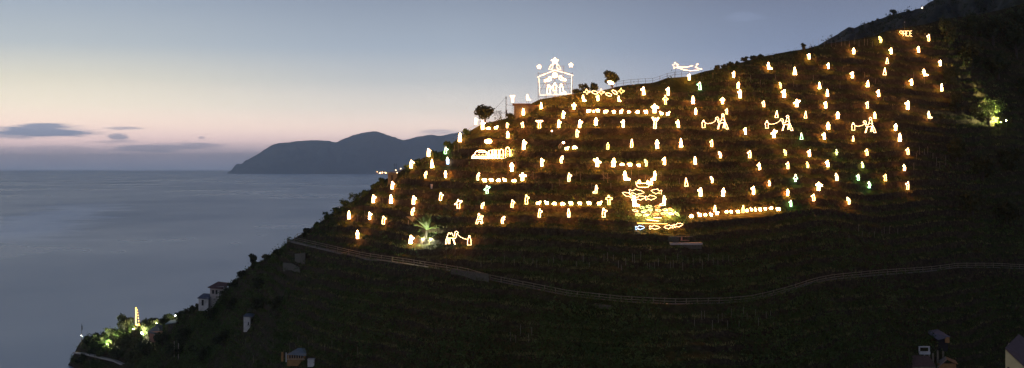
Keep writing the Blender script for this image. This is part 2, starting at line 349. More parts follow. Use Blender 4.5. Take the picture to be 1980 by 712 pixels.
front = mr(sp.outputs['Y'], .3, .5); cloud = mth('MULTIPLY', cloud, front)
cf = mixc(cloud, c2, tuple(k*1.9 for k in lin((122, 134, 158))))
ns = nt.nodes.new('ShaderNodeTexSky'); ns.sky_type = 'NISHITA'; ns.sun_disc = False; ns.sun_elevation = math.radians(-1.5); ns.sun_rotation = math.radians(-62)
# dusk: the sky behind and above darkens away from the afterglow
add = nt.nodes.new('ShaderNodeMix'); add.data_type = 'RGBA'; add.blend_type = 'ADD'; add.inputs['Factor'].default_value = .02
L(cf, add.inputs['A']); L(ns.outputs['Color'], add.inputs['B'])
L(add.outputs['Result'], bg.inputs['Color']); bg.inputs['Strength'].default_value = SKYK = 1.0
sun = bpy.data.lights.new('afterglow', 'SUN'); sun.energy = .04; sun.angle = math.radians(40); sun.color = (1, .78, .6)
so = bpy.data.objects.new('afterglow', sun); COL.objects.link(so); so.rotation_euler = (math.radians(80), 0, math.radians(62))

cam = bpy.data.cameras.new('camera'); cam.sensor_width = 36; cam.lens = 36*F/1980; cam.shift_y = -(356-EY)/1980; cam.clip_start = 1; cam.clip_end = 120000
co = bpy.data.objects.new('camera', cam); COL.objects.link(co); co.location = (0, 0, CZ); co.rotation_euler = (math.radians(90), 0, 0); SC.camera = co
SC.view_settings.view_transform = 'Standard'; SC.view_settings.look = 'None'; SC.view_settings.exposure = 0; SC.view_settings.gamma = 1
SC.cycles.use_denoising = True; SC.cycles.max_bounces = 6; SC.cycles.diffuse_bounces = 2; SC.cycles.glossy_bounces = 2; SC.cycles.volume_bounces = 2
SC.cycles.sample_clamp_indirect = 3; SC.cycles.use_light_tree = True
# ------------------------------------------------------------------ the standing figures of light
FIGS = '''
721.7 393.4 17.7 A R o|Light figure reaching right, left of the pair on the upper seaward ledge
756 394.8 19 S - o|Slim armless light figure, right of the pair on the upper seaward ledge
674.5 425 18 S - o|Slim light figure standing farthest left, at the seaward end of its terrace
714.5 426 17 A R o|Light figure with a stubby right arm, sharing the ledge with the farthest left figure
741 435 18.5 A R h|Thin outlined light figure between the farthest left ledge and the palm, arm to the right
691.5 463 19 P - o|Lumpy light figure with bulging head and waist, lowest at the seaward end
758 367 17 A R o|Light figure with short right arm just below the dark flat roofed hut
829 304.3 18 A R o|Slim light figure near the seaward ridge, left of the green edged one
861 299 15.5 A R g|Small light figure with a green lit gown on the ridge left of the glowing town
795 326.5 18 A R o|Robed light figure with raised right hand on the ridge right of the dark hut
836 326 19 T - o|Narrow cone shaped light figure standing left of the blue edged one
866 319 16.5 P - b|Small light figure with a blue lit lower robe, left of the glowing town
823 346 16 B R h|Stooping hollow light figure leaning right, left of the small round bodied one
861.5 345 16 P - o|Small round bodied light figure with a tiny head, below the blue edged one
851.5 389.5 18.5 A R h|Slim outlined light figure above the palm, midway to the staff bearing walker
799.4 396.6 19 A R o|Upper of two light figures stacked one above the other, up and left of the palm
797.5 418 18 B R h|Lower of two stacked light figures, bending right above the orange lit panel by the palm
886.5 405 21 V R h|Wide cloaked light figure striding with raised right arm, up and right of the palm
793.5 473 19 A R o|Light figure with short right arm directly left of the lit palm trunk
889 276 20 S - o|Tall thin armless light figure where the ridge meets the far headland
920 242 15 A R o|Light figure under the left edge of the round dark tree
933.5 252 20 A R o|Tall light figure left of two sheep, under the round dark tree
980.5 248.5 12 A R h|Small light figure right of the two sheep under the round dark tree
982 268 15 P - o|Short squat light figure with a bright block at its foot, above the glowing town
1010.5 248 13 A L h|Small hollow light figure below the stone hut with the flat roof
991.5 200 16 F - h|Light figure with flat spread arms standing on the left end of the flat roof
1020 195 13 K L w|Kneeling light figure on the right end of the flat roof
1012 224 15 W - o|Light figure with parted legs in front of the stone hut wall
1012.5 291 22 A R o|Tall bright light figure above the right end of the glowing town
990 333 20 D - o|Light figure in a hooded cloak inside a lit niche below the glowing town
924.5 350.5 18 B R h|Bent light figure herding the short row of five sheep from the left
1010 351 18 C L o|Light figure with outstretched arm at the right end of the five sheep
942 376 19 V R g|Green edged light figure with angular bent arm, below the five sheep
1048 323 18 A R o|Light figure right of the glowing town, left of a deeply bowed one
1086 317 17 B R h|Deeply bowed hollow light figure below the two sheep and half lit stooper
1155 324 20 V L o|Bright light figure flinging its left arm high, left of the three sheep near the crescent
1175 290.5 16 P - y|Yellow waisted light figure on the dark slope right of the two sheep by the stooper
1100 353 20 A R h|Thin outlined light figure standing alone on the brush above the eight sheep
1153 375 18 K R h|Outlined kneeling light figure above the right end of the eight sheep
1177.5 398 22 C L y|Yellow bodied light figure with crossed arms at the right end of the eight sheep
932.5 405 15 B R h|Hook shaped bowed light figure above the donkey rider
990 403 18 A R h|Light figure with lifted right arm, left of the tall yellow edged one
1018 397 22 A R y|Tall thin yellow edged light figure at the left end of the eight sheep
972 434 17 B R h|Hook shaped bowed light figure right of the donkey rider
1042.5 422 20 A R h|Left of three light figures standing under the eight sheep, right arm bent
1100 422 20 W - h|Middle of three light figures under the eight sheep, with two separate legs
1167.5 422 21 A R h|Right of three light figures standing under the eight sheep
1047 211.5 14.5 T - o|Bell skirted light figure below the left corner of the glowing stable
1110 213 15 C R o|Stocky light figure below the right corner of the glowing stable
1089 230 16.5 A R o|Upper light figure of a staggered pair under the stable, hand to the right
1080.5 248 17 A R o|Lower light figure of the staggered pair under the stable
1043 249.5 17.5 F - h|Light figure with arms spread in a flat T, down left from the stable
1120.5 248 17.5 A R o|Bright light figure touching the head of a hollow one, below the long sheep row
1116 267 18 A R h|Hollow light figure tucked under a brighter one, below the long sheep row
1152 243.5 17 P - o|Light figure with rounded elbows just below the third sheep of the long row
1128 197 14 K L o|Kneeling light figure under the leftmost glowing bird
1156 196 13 A L o|Leaning light figure under the second and third glowing birds
1196 197 12 K L o|Small kneeling light figure under the rightmost glowing bird
1265.5 220 20 C L o|Large light shepherd with a square arm standing among the long sheep row
1245 185 18 A L o|Bright light figure up and right of the glowing birds, arm to the left
1266 251 26 Y - h|Tall light figure raising both arms in a Y, beneath the long sheep row
1205 247.5 17 A L o|Light figure left of the one with raised arms
1221 287 19 S - h|Narrow straight sided light figure below the one standing left of the Y armed figure
1271 289 20 D - o|Cloaked light figure directly below the one with raised arms
1292 185.5 18 A L o|Light figure standing behind the arrow shaped one
1287 204 21 E - y|Yellow light figure with arms sloping down like an arrow
1332.5 156 13.5 A L o|Light figure right under the comet tail
1353.5 175.5 18 A L g|Greenish outlined light figure below the end of the comet tail
1340.5 202 17 S - o|Solid column of light with no arms, below the greenish figure under the comet
1345.5 222.5 14.5 P - o|Small light figure with rounded elbows below the solid column of light
1312 248 17 A L o|Light figure left of the leader with the left camel
1317 286 19 T - o|Cone robed light figure beneath the left camel leader
1344.5 319 17 S - o|Slim light figure alone in the dark centre, below the left camel
1376 285 16 A L h|Outlined light figure directly below the left camel
1392.5 307 15 B L h|Bowed outlined light figure facing left, below the left camel
1376.5 355 15 B L h|Bowed outlined light figure facing left, above the slanting sheep row
1327.5 362 19 T - h|Outlined cone robed light figure right of the lit fish
1418.5 151 14 A L o|Light figure near the ridge at the top of a column of three
1427 172 14 D - o|Middle light figure of the column of three near the ridge, cloak flared
1431 191 19 A L o|Lowest light figure of the column of three near the ridge
1397 202 14 C - o|Small cross shaped light figure above the left camel
1405 222 13 A L h|Small outlined light figure just behind the left camel rider
1441.5 261 15 A L o|Light figure between the left and the middle camel, slightly lower
1449.5 307 17 A L h|Light figure far below the gap between left and middle camel
1354.5 381 19 A L o|Light figure above the left part of the slanting sheep row
1398 381 18 P - o|Light figure above the gap in the slanting sheep row
1457 377 18 A L o|Light figure above the right part of the slanting sheep row
1382 411 15 S - h|Short light shepherd among the left part of the slanting sheep row
1436.5 413 17 S - y|Yellow edged light shepherd in the middle of the slanting sheep row
1486 135 15 K L o|Kneeling light figure close to the ridge line right of the comet
1537 146 17 T - o|Cone robed light figure below the ridge, right of the ridge kneeler
1564.5 115.5 13 A L o|Small light figure just below the lone ridge bush
1509 172 14 B L y|Yellow bowed light figure touching the taller one below it
1516 190 18 A L o|Tall light figure beneath the yellow bowed one
1477 208 14 A L h|Light figure up and left of the middle camel
1540.5 208 17 V R o|Light figure waving one arm up, above the middle camel
1501.5 229 16 T - h|Narrow light figure just above the rope of the middle camel
1557.5 230 16 T - h|Narrow light figure to the right of the middle camel rider
1496.5 268 19 V R o|Bright waving light figure below the rope of the middle camel
1550 271 15 T - g|Green skirted light figure below and right of the middle camel
1518.5 302 14 B L y|Yellowish bowed light figure below the waving one under the middle camel
1565 304 15 A L o|Bright robed light figure below the green skirted one
1469 329.5 15.5 A L o|Light figure in the middle right field, left of the yellow pair
1523.5 328 16 A L h|Outlined light figure directly under the yellowish bowed one
1562 326 14 N L y|Yellow light figure with parted legs under the bright robed one
1538 353 17 G - g|Light figure with a triangular cape and green legs
1487.5 361 13 N L h|Stooped light figure with parted legs, left of the green legged one
1523 380 15 P - o|Round elbowed light figure above the green one ending the slanting sheep row
1529.5 401 15 A L g|Green edged light figure at the right end of the slanting sheep row
1582.5 370 19 C L o|Cross shaped light figure above the end of the dark terrace path
1573.5 390 16 A L h|Outlined light figure below the cross shaped one
1651 105.5 13.5 P - o|Light figure left of the lit word, level with the one under its left end
1602 134 13 A L o|Light figure near the ridge under the slope of the far hill
1648 152 14 A L o|Light figure halfway down between the lit word and the right camel, upper one
1677.5 169 14 T - o|Cone robed light figure in the upper right field, left of the one pointing to it
1585 173 15 T - o|Light figure touching the armless column below and right of it
1600 188 16 S - o|Armless solid column of light left of the upper right field
1597 210.5 15.5 A L o|Light figure under the armless column, arm to the left
1699 188 15 A L o|Light figure pointing left, above the right camel
1677 211 16 A L h|Outlined light figure pointing left, just above the right camel
1620 231 16 D - o|Light figure in a flared cloak left of the right camel leader
1692 230.5 14.5 P - o|Large headed light figure right behind the right camel rider
1602 252 16.5 P - o|Light figure between the middle and the right camel, on their level
1594 271 15 A L o|Light figure below the one between the middle and right camels
1649.5 275 13 S - h|Small leaning light figure under the leader of the right camel
1618 301 13 G - n|Tiny light figure with a triangular skirt and pale green base
1677 302 15 A L h|Outlined light figure below the right camel, pointing left
1601 324 15 A L o|Light figure on a lit ledge under the tiny triangular skirted one
1668.5 326 14 N L n|Wide hatted light figure on greenish legs
1618 351 17 N L h|Tall outlined light figure with parted legs below the one on the lit ledge
1659.5 350 14 A L g|Green edged light figure directly under the wide hatted one
1680.5 365 15 N L g|Lowest green light figure with parted legs, right of the other green one
1641.5 396.5 16.5 B L h|Bowed outlined light figure at the lowest right of the lit slope
1703 84 15 B L y|Yellow bowed light figure left of the lit word
1796 81 16 A L h|Outlined light figure right of the lit word
1723.5 105.5 13.5 A L o|Light figure below the left end of the lit word
1776.5 102.5 13.5 A L o|Light figure below the right end of the lit word, on a lit ledge
1715.5 124.5 13.5 T - h|Second light figure down in the leaning column below the lit word
1818 128.5 13 A L o|Light figure at the right edge, upper one beside the dark woods
1710.5 146.5 16.5 T - h|Third light figure down in the leaning column below the lit word
1787.5 148 15 K L o|Kneeling light figure in the upper right field, foot to the right
1762.5 166 14 A L o|Light figure pointing left on a lit ledge left of the armless right edge one
1821 177.5 16.5 S - o|Armless light figure at the right edge, lower one beside the dark woods
1755 213 19 A L o|Large bright light figure in the right field, above the diamond shaped one
1796 230 16 K L w|Kneeling light figure at the right edge of the lit slope
1731.5 253.5 15.5 D - o|Diamond shaped light figure right of the right camel
1740 275 18 S - o|Straight robed light figure right below the diamond shaped one
1756 300 15 A L h|Light figure on a grassy lit ledge at the right side
1748.5 331.5 14.5 N L h|Light figure with parted legs like an n, below the grassy lit ledge
1712 351 15 A L y|Yellow light figure pointing left in the lower right field
1755 368 18 A L h|Lowest light figure at the right edge of the lit slope
1186 324 19 P - o|Slim light figure with rounded elbows left of the three sheep near the crescent
1249 323 16 B L y|Yellow crescent shaped bowed light figure right of three sheep
1284.5 320 17 A L o|Light figure right of the yellow crescent shaped one
1209 350 20 K L o|Light fisherman on the left above the fish, net sloping to the right
1266 350 20 K R o|Light fisherman on the right above the fish, net sloping to the left
1226 401 24 K L o|Large kneeling light figure at the left above the fish pond
1285 399 22 K R w|Large kneeling light figure at the right above the fish pond
'''
def arc(cx, cz, r, a0=0, a1=360, n=10, rz=None):
    rz = r if rz is None else rz; full = abs(a1-a0) >= 360; k = n if full else n+1
    return [(cx+r*math.cos(math.radians(a0+(a1-a0)*i/n)), cz+rz*math.sin(math.radians(a0+(a1-a0)*i/n))) for i in range(k)]
def pose(p):
    """closed outlines of body, then head, for a figure one unit tall facing right"""
    hd = arc(0, .88, .09, n=8)
    robe = [(-.11, .78), (-.17, .48), (-.19, .03), (.19, .03), (.17, .48), (.11, .78)]
    if p == 'S': return [robe], arc(0, .9, .085)
    if p == 'T': return [[(-.08, .8), (-.17, .45), (-.26, .03), (.26, .03), (.17, .45), (.08, .8)]], arc(0, .9, .075)
    if p == 'A': return [[(-.12, .78), (-.17, .4), (-.19, .03), (.19, .03), (.16, .42), (.2, .56), (.36, .66), (.34, .72), (.12, .78)]], hd
    if p == 'P': return [[(-.1, .78), (-.24, .58), (-.17, .42), (-.19, .03), (.19, .03), (.17, .42), (.24, .58), (.1, .78)]], hd
    if p == 'B': return [[(-.17, .03), (-.22, .42), (-.12, .74), (.06, .86), (.2, .8), (.1, .68), (.28, .6), (.28, .54), (.06, .54), (.05, .3), (.12, .03)]], arc(.2, .87, .09)
    if p == 'C': return [[(-.12, .78), (-.4, .68), (-.4, .54), (-.16, .54), (-.17, .03), (.17, .03), (.16, .54), (.34, .6), (.34, .7), (.12, .78)]], hd
    if p == 'V': return [[(-.12, .78), (-.2, .62), (-.42, .5), (-.4, .42), (-.17, .48), (-.2, .03), (.2, .03), (.16, .5), (.42, .74), (.4, .84), (.12, .78)]], hd
    if p == 'Y': return [[(-.08, .74), (-.3, 1.0), (-.38, .95), (-.14, .6), (-.16, .03), (.16, .03), (.14, .6), (.38, .95), (.3, 1.0), (.08, .74)]], arc(0, .84, .075)
    if p == 'F': return [[(-.4, .99), (.4, .99), (.4, .9), (.15, .74), (.17, .03), (-.17, .03), (-.15, .74), (-.4, .9)]], arc(0, .86, .07)
    if p == 'K': return [[(.12, .78), (.15, .4), (.14, .03), (-.48, .03), (-.48, .13), (-.2, .24), (-.16, .5), (-.12, .78)], [(.13, .7), (.27, .62), (.13, .52)]], arc(.03, .88, .1)
    if p == 'W': return [[(-.1, .78), (-.2, .48), (-.16, .03), (-.05, .03), (0, .4), (.05, .03), (.16, .03), (.2, .48), (.1, .78)]], hd
    if p == 'D': return [[(0, .99), (-.17, .74), (-.24, .55), (-.15, .5), (-.17, .03), (.17, .03), (.15, .5), (.24, .55), (.17, .74)]], arc(0, .8, .07)
    if p == 'E': return [[(0, .82), (-.36, .58), (-.3, .5), (-.12, .62), (-.14, .03), (.14, .03), (.12, .62), (.3, .5), (.36, .58)]], arc(0, .9, .085)
    if p == 'G': return [[(-.06, .8), (-.3, .4), (.3, .4), (.06, .8)], [(-.11, .38), (-.11, .03), (.11, .03), (.11, .38)]], arc(0, .9, .085)
    if p == 'N': return [[(-.2, .03), (-.22, .5), (-.1, .76), (.1, .8), (.3, .68), (.1, .6), (.18, .03), (.08, .03), (.02, .5), (-.1, .03)]], arc(.12, .88, .1)
CACHE = {}
def pose_mesh(p, sx, part, r=.022, solid=False):
    k = (p, sx, part, solid)
    if k not in CACHE:
        body, head = pose(p); mb = MB()
        for pl in (body if part == 'body' else [head]): mb.poly([(math.copysign(abs(x)*.62 if abs(x) < .2 else .124+(abs(x)-.2)*1.02, x)*sx, .07+.87*z) for x, z in pl], r, True)
        if solid and part == 'body': mb.poly([(0, .12), (.01*sx, .45), (.01*sx, .72)], r*1.1)
        CACHE[k] = mb.mesh('light_figure_'+part)
    return CACHE[k]
stake_me = MB().bar((-.1, .06, .05), (-.1, .06, -1), .012).bar((.1, .06, .05), (.1, .06, -1), .012).bar((-.1, .06, .0), (.1, .06, .0), .01).mesh('support_stake'); stake_me.materials.append(M['iron'])
OCC = []                                            # places kept clear of plants
FIRST = {}
LAMPS = {}
LCOL = {'p': (1, .34, .03), 'o': (1, .31, .022), 'w': (1, .36, .06), 'h': (1, .31, .025), 'y': (1, .38, .03), 'g': (.3, .6, .1), 'b': (.5, .45, .4), 'n': (.7, .7, .12), 'r': (1, .2, .04), 'k': (1, .45, .05)}
LW = 420.0
def lamp(parent, loc, c, k=1.0, s=1.0):
    """the light that the bulbs of one figure throw on the ground about it"""
    key = (c, k)
    if key not in LAMPS:
        d = bpy.data.lights.new('added_halo_light', 'POINT'); d.color = LCOL[c]; d.energy = LW*k*{'o': 1.25, 'w': 1.1, 'g': .3, 'b': .4, 'n': .4}.get(c, .75); d.shadow_soft_size = .12; LAMPS[key] = d
    o = bpy.data.objects.new('added_halo_light', LAMPS[key]); COL.objects.link(o); o.parent = parent; o.location = loc  # extra to the glowing tubes, added for a wider orange halo
def colour_of(c, part):
    if part == 'head': return {'g': 'w', 'b': 'w', 'n': 'w', 'y': 'y'}.get(c, c)
    return c
def place(px, py, off=.55):
    p = pick(px, py); Y = p.y-off; q = ray(px, py, Y); OCC.append((q.x, q.y)); return q
for ln in FIGS.strip().splitlines():
    spec, label = ln.split('|'); px, py, h, p, d, c = spec.split(); px, py, h = float(px), float(py), float(h); sx = -1 if d == 'L' else 1
    if p == 'K' and d == 'L': sx = -1
    q = place(px, py); s = h/F*q.y; key = (p, sx, c)
    if key not in FIRST:
        def variant(part):
            me = pose_mesh(p, sx, part, solid=c in 'owb')
            if me.users: me = me.copy()
            me.materials.clear(); me.materials.append(G[colour_of(c, part)]); return me
        b = link('light_figure', variant('body')); hd = link('head', variant('head'), parent=b); st = link('support_stake', stake_me, parent=b); FIRST[key] = (b, hd, st); new = (b, hd, st)
    else:
        new = tuple(o.copy() for o in FIRST[key])
        for o in new: COL.objects.link(o)
        new[1].parent = new[0]; new[2].parent = new[0]
    b, hd, st = new; b.location = q; b.scale = (s*random.uniform(.88, 1.18), s, s); b.rotation_euler = (0, random.uniform(-.07, .07), -math.atan2(q.x, q.y)*.6)
    lamp(b, (0, -.2/s, .42), c, 1.0, s)
    st.scale = (1, 1, max(q.z-ground(q.x, q.y+.1), .12)/s)
    tag(b, label[0].upper()+label[1:], 'light figure', 'illuminated figures set out on the terraces')

# ------------------------------------------------------------------ sheep of light
SHEEP = {  # head right raised, head right level, head low right, small round
    'u': ([(-.42, .62), (.25, .66), (.3, .5), (.3, .3), (.24, .02), (.14, .02), (.1, .3), (-.22, .3), (-.26, .02), (-.38, .02), (-.4, .3)], [(.25, .66), (.34, .95), (.56, .86), (.52, .7), (.36, .64), (.3, .5)]),
    'l': ([(-.42, .66), (-.1, .78), (.25, .7), (.3, .3), (.24, .02), (.14, .02), (.1, .3), (-.22, .3), (-.26, .02), (-.38, .02), (-.4, .3)], [(.25, .72), (.45, .74), (.6, .6), (.5, .5), (.3, .52)]),
    'd': ([(-.42, .6), (-.1, .8), (.2, .74), (.3, .5), (.26, .02), (.16, .02), (.1, .3), (-.22, .3), (-.26, .02), (-.38, .02), (-.4, .3)], [(.26, .62), (.45, .46), (.6, .28), (.5, .2), (.3, .4)])}
sheep_mesh = {}
def sheep(px, py, w, h, kind, d, label, group):
    sx = -1 if d == 'L' else 1; q = place(px, py, .45); k = (kind, sx)
    if k not in sheep_mesh:
        bo, he = SHEEP[kind]; a = link('light_sheep', MB().poly([(x*sx, z) for x, z in bo], .045, True).mesh('light_sheep'), G['o']); b = link('head', MB().poly([(x*sx, z) for x, z in he], .04, True).mesh('head'), G['o'], a); sheep_mesh[k] = (a, b); n = (a, b)
    else:
        n = tuple(o.copy() for o in sheep_mesh[k]); [COL.objects.link(o) for o in n]; n[1].parent = n[0]
    lamp(n[0], (0, -.35, .4), 'o', .35)
    s = (w-2.2)/F*q.y; n[0].location = q; n[0].scale = (s, s, (h-1.5)/F*q.y/.9); tag(n[0], label, 'light animal', group)
ORD = 'first second third fourth fifth sixth seventh eighth ninth tenth eleventh twelfth thirteenth fourteenth fifteenth'.split()
def row(items, text, group):
    n = len(items)
    for i, (px, py, w, h, k, d) in enumerate(items): sheep(px, py, w, h, k, d, text % (ORD[i]+(' and last' if i == n-1 and n > 3 else '')), group)
row([(1138, 218, 10, 8, 'l', 'R'), (1148, 217.5, 6, 6, 'd', 'L'), (1156, 217, 9, 8, 'l', 'L'), (1171, 219, 10, 8, 'l', 'R'), (1187, 219.5, 8, 8, 'l', 'L'), (1201, 219.5, 8, 9, 'u', 'R'), (1216, 219, 8, 7, 'd', 'R'), (1233, 219.5, 9, 8, 'd', 'L'), (1249, 220, 9, 9, 'l', 'L'), (1279, 222.5, 9, 8, 'u', 'L'), (1291.5, 223.3, 9, 8.5, 'u', 'R')], 'Glowing sheep, %s from the left in the long row under the birds', 'light sheep in the long upper row')
row([(1041, 396, 11, 8, 'u', 'R'), (1057, 395.5, 10, 8.5, 'u', 'L'), (1072, 396.5, 10, 7.5, 'd', 'L'), (1088, 397, 10, 7.5, 'd', 'R'), (1104, 396.5, 10, 8.5, 'l', 'L'), (1121, 396.5, 9.5, 8, 'l', 'L'), (1139, 396, 10.5, 8, 'l', 'L'), (1159, 396.5, 11, 8.5, 'u', 'R')], 'Glowing sheep, %s from the left in the row of eight on the brush', 'light sheep in the row of eight')
row([(937, 352, 10.5, 8.5, 'l', 'L'), (950, 351, 10, 7.5, 'l', 'L'), (964, 351.5, 10, 7.5, 'd', 'L'), (976, 351, 9.5, 7.5, 'u', 'L'), (994, 352, 10.5, 7, 'd', 'L')], 'Glowing sheep, %s from the left in the row of five under the town', 'light sheep in the row of five')
row([(1337, 421, 9.5, 8, 'd', 'L'), (1353, 418.5, 9.5, 8.5, 'u', 'L'), (1364, 418, 8, 7, 'd', 'L'), (1375, 418, 8, 8, 'u', 'L'), (1387, 415.5, 8, 8, 'l', 'R'), (1405, 412, 8, 7, 'd', 'L'), (1414, 412.5, 7.5, 8, 'l', 'L'), (1427, 412, 8.5, 7.5, 'l', 'L'), (1444.5, 410, 7.5, 7.5, 'd', 'L'), (1453, 408, 7, 7.5, 'u', 'L'), (1461, 409, 5.5, 8.5, 'u', 'L'), (1470, 408.5, 8, 8.5, 'l', 'L'), (1480, 406.5, 7.5, 7, 'l', 'L'), (1491, 405, 9, 7, 'd', 'L'), (1505, 407.5, 10, 8, 'l', 'L')], 'Glowing sheep, %s from the left in the slanting row', 'light sheep in the slanting row')
row([(1203, 320, 10.5, 6, 'd', 'L'), (1218, 321.5, 10.5, 8, 'l', 'L'), (1235, 322.5, 9, 7, 'l', 'L')], 'Glowing sheep, %s from the left of three beside the yellow crescent figure', 'three light sheep by the crescent figure')
row([(1096, 290, 10, 7.5, 'u', 'R'), (1111, 288, 11, 7.5, 'd', 'R')], 'Glowing sheep, %s from the left of two beside the half lit stooper', 'two light sheep by the half lit stooper')
row([(944.5, 250.5, 10, 6.5, 'd', 'L'), (959, 249.7, 9.5, 7.5, 'u', 'R')], 'Glowing sheep, %s from the left of two under the round dark tree', 'two light sheep under the round tree')

# ------------------------------------------------------------------ larger light pictures, traced at their own distance
class Pic:
    """outlines given in photo pixels, built full size on a plane facing the village at the depth where they stand"""
    def __init__(s, name, px, py, label, cat, group=None, off=.7, depth=None):
        s.px, s.py = px, py
        if depth is None: s.q = place(px, py, off)
        else: s.q = ray(px, py, depth)
        s.k = s.q.y/F; s.root = empty(name, s.q, label, cat, group, -math.atan2(s.q.x, s.q.y)*.0)
    def line(s, part, pls, mat, r=1.0, closed=False, dy=0.0, under=None):
        mb = MB()
        for pl in pls:
            cl = closed or (len(pl) > 3 and pl[0] == pl[-1]); P = pl[:-1] if (len(pl) > 3 and pl[0] == pl[-1]) else pl
            mb.poly([((x-s.px)*s.k, (s.py-y)*s.k) for x, y in P], r*.034, cl)
        if under is None:
            A = [p for pl in pls for p in pl]; mx = sum(a for a, b in A)/len(A); mz = sum(b for a, b in A)/len(A); ext = max(a for a, b in A)-min(a for a, b in A)
            if ext > 4 or mat == 'p':
                for i in range(max(1, round(ext/26))): n_ = max(1, round(ext/26)); lamp(s.root, ((mx-s.px+((i+.5)/n_-.5)*ext)*s.k, -.35, (s.py-mz)*s.k), mat, .6)
        return mb.build(part, G[mat], under or s.root, (0, dy, 0))
    def posts(s, xs, y0=0, dark='iron', part='support_post'):
        for x in xs:
            X = (x-s.px)*s.k; g_ = ground(s.q.x+X, s.q.y+.1)-s.q.z
            MB().bar((X, .1, (s.py-y0)*s.k if y0 else .1), (X, .1, min(g_-.3, -.2)), .03).build(part, M[dark], s.root)
def star_px(cx, cy, r, ri=.45, rot=0):
    P = []
    for i in range(10):
        a = math.radians(90+36*i+rot); q = r if i % 2 == 0 else r*ri; P.append((cx+q*math.cos(a), cy-q*math.sin(a)))
    return P+[P[0]]
def fig_px(p, cx, base, h, sx=1):
    b, hd = pose(p); f = lambda P: [(cx+x*h*sx, base-z*h) for x, z in P]+[(cx+P[0][0]*h*sx, base-P[0][1]*h)]
    return [f(q) for q in b], [f(hd)]

# stable on the hilltop
SD = pick(1073, 196).y+.2
t = Pic('stable_outline', 1073, 183, 'Huge glowing outline of a gabled stable on the hilltop scaffold', 'light outline', depth=SD)
t.line('wall_outline', [[(1041.8, 150), (1044, 184.3), (1104.8, 181.6), (1105.4, 146.5)]], 'w', .8)
t.line('roof_outline', [[(1038.6, 149.5), (1072.8, 135.8), (1109, 146)]], 'w', .8)
fr_ = Pic('scaffold', 1073, 197, 'Dark metal scaffold carrying the glowing stable and its stars', 'scaffold', depth=SD+.25)
for x in (1040.5, 1056, 1073, 1090, 1106.5):
    mb = MB(); X = (x-1073)*fr_.k; top = {1073: 122, 1090: 128}.get(x, 140); g_ = ground(fr_.q.x+X, fr_.q.y)-fr_.q.z
    mb.bar((X, 0, (197-top)*fr_.k), (X, 0, min(g_-.3, -.3)), .045); mb.build('upright', M['iron'], fr_.root)
for y in (128, 142, 152, 162, 172, 187):
    x0, x1 = (1060, 1092) if y == 128 else (1040.5, 1106.5)
    MB().bar(((x0-1073)*fr_.k, .06, (197-y)*fr_.k), ((x1-1073)*fr_.k, .06, (197-y)*fr_.k), .03).build('crossbar', M['iron'], fr_.root)
for a, b in (((1040.5, 187), (1056, 152)), ((1106.5, 187), (1090, 152)), ((1056, 187), (1073, 152))):
    MB().bar(((a[0]-1073)*fr_.k, .1, (197-a[1])*fr_.k), ((b[0]-1073)*fr_.k, .1, (197-b[1])*fr_.k), .025).build('brace', M['iron'], fr_.root)
def lone(name, label, cat, px, py, parts, mat, r=1.0, group=None, depth=SD-.15, dy=0):
    q = Pic(name, px, py, label, cat, group, depth=depth)
    for n, pls in parts: q.line(n, pls, mat, r)
    return q
lone('light_star', 'Large glowing star above the stable roof, flanked by two kneelers', 'light star', 1072.8, 125, [('star_outline', [star_px(1072.8, 118.5, 7)]), ('inner_ring', [arc(1072.8, 118.5, 1.2)])], 'o', 1.0, 'stars over the stable')
lone('light_star', 'Small glowing star standing left of the stable roof', 'light star', 1042.5, 134, [('star_outline', [star_px(1042.5, 129.5, 4.2)])], 'o', .9, 'stars over the stable')
lone('light_star', 'Small glowing star standing right of the stable roof', 'light star', 1104, 131, [('star_outline', [star_px(1104, 126.2, 4.2)])], 'o', .9, 'stars over the stable')
for cx, sx, w_ in ((1066.3, 1, 'left'), (1079.3, -1, 'right')):
    pl = [(cx-5.5*sx, 134.5), (cx-1*sx, 125.5), (cx+3*sx, 125.5), (cx+2.6*sx, 130), (cx+.5*sx, 134.5), (cx-5.5*sx, 134.5)]
    lone('light_angel', 'Kneeling glowing angel on the %s slope of the stable roof' % w_, 'light figure', cx, 134.8, [('body', [pl])], 'w', .7, 'angels on the stable')
for cx, sx, cy, w_ in ((1060, 1, 153.5, 'left'), (1087, -1, 152, 'right')):
    pl = [(cx-7.5*sx, cy+4.5), (cx-7.5*sx, cy+1.5), (cx+1*sx, cy-1), (cx+2*sx, cy-5), (cx+5.5*sx, cy-4), (cx+5.5*sx, cy+1.5), (cx, cy+3.5), (cx-7.5*sx, cy+4.5)]
    lone('light_angel', 'Glowing flying angel inside the stable on the %s of the round light' % w_, 'light figure', cx, cy+5, [('body', [pl])], 'o', .8, 'angels on the stable')
lone('light_disc', 'Round glowing disc under the stable gable', 'light disc', 1072.8, 151, [('outer_ring', [[(x, y) for x, y in arc(1072.8, 145.8, 4.3)]+[arc(1072.8, 145.8, 4.3)[0]]]), ('inner_ring', [arc(1072.8, 145.8, 2.1)+[arc(1072.8, 145.8, 2.1)[0]]])], 'o', 1.1)
for lab, p, cx, base, h, sx in (('Standing glowing figure at the left inside the stable', 'A', 1061, 181.5, 17.5, 1), ('Narrow glowing figure in the middle of the stable', 'P', 1072.8, 176, 16, 1), ('Kneeling glowing figure at the right inside the stable', 'K', 1085.7, 180.8, 18, -1)):
    b, hd = fig_px(p, cx, base, h, sx); lone('light_figure', lab, 'light figure', cx, base, [('body', b), ('head', hd)], 'o', .8, 'figures inside the stable')
lone('light_infant', 'Tiny orange ring shape low on the bottom bar of the stable', 'light figure', 1074, 182, [('body', [arc(1074, 180.6, 1.9, n=8)+[arc(1074, 180.6, 1.9, n=8)[0]]])], 'y', .8)

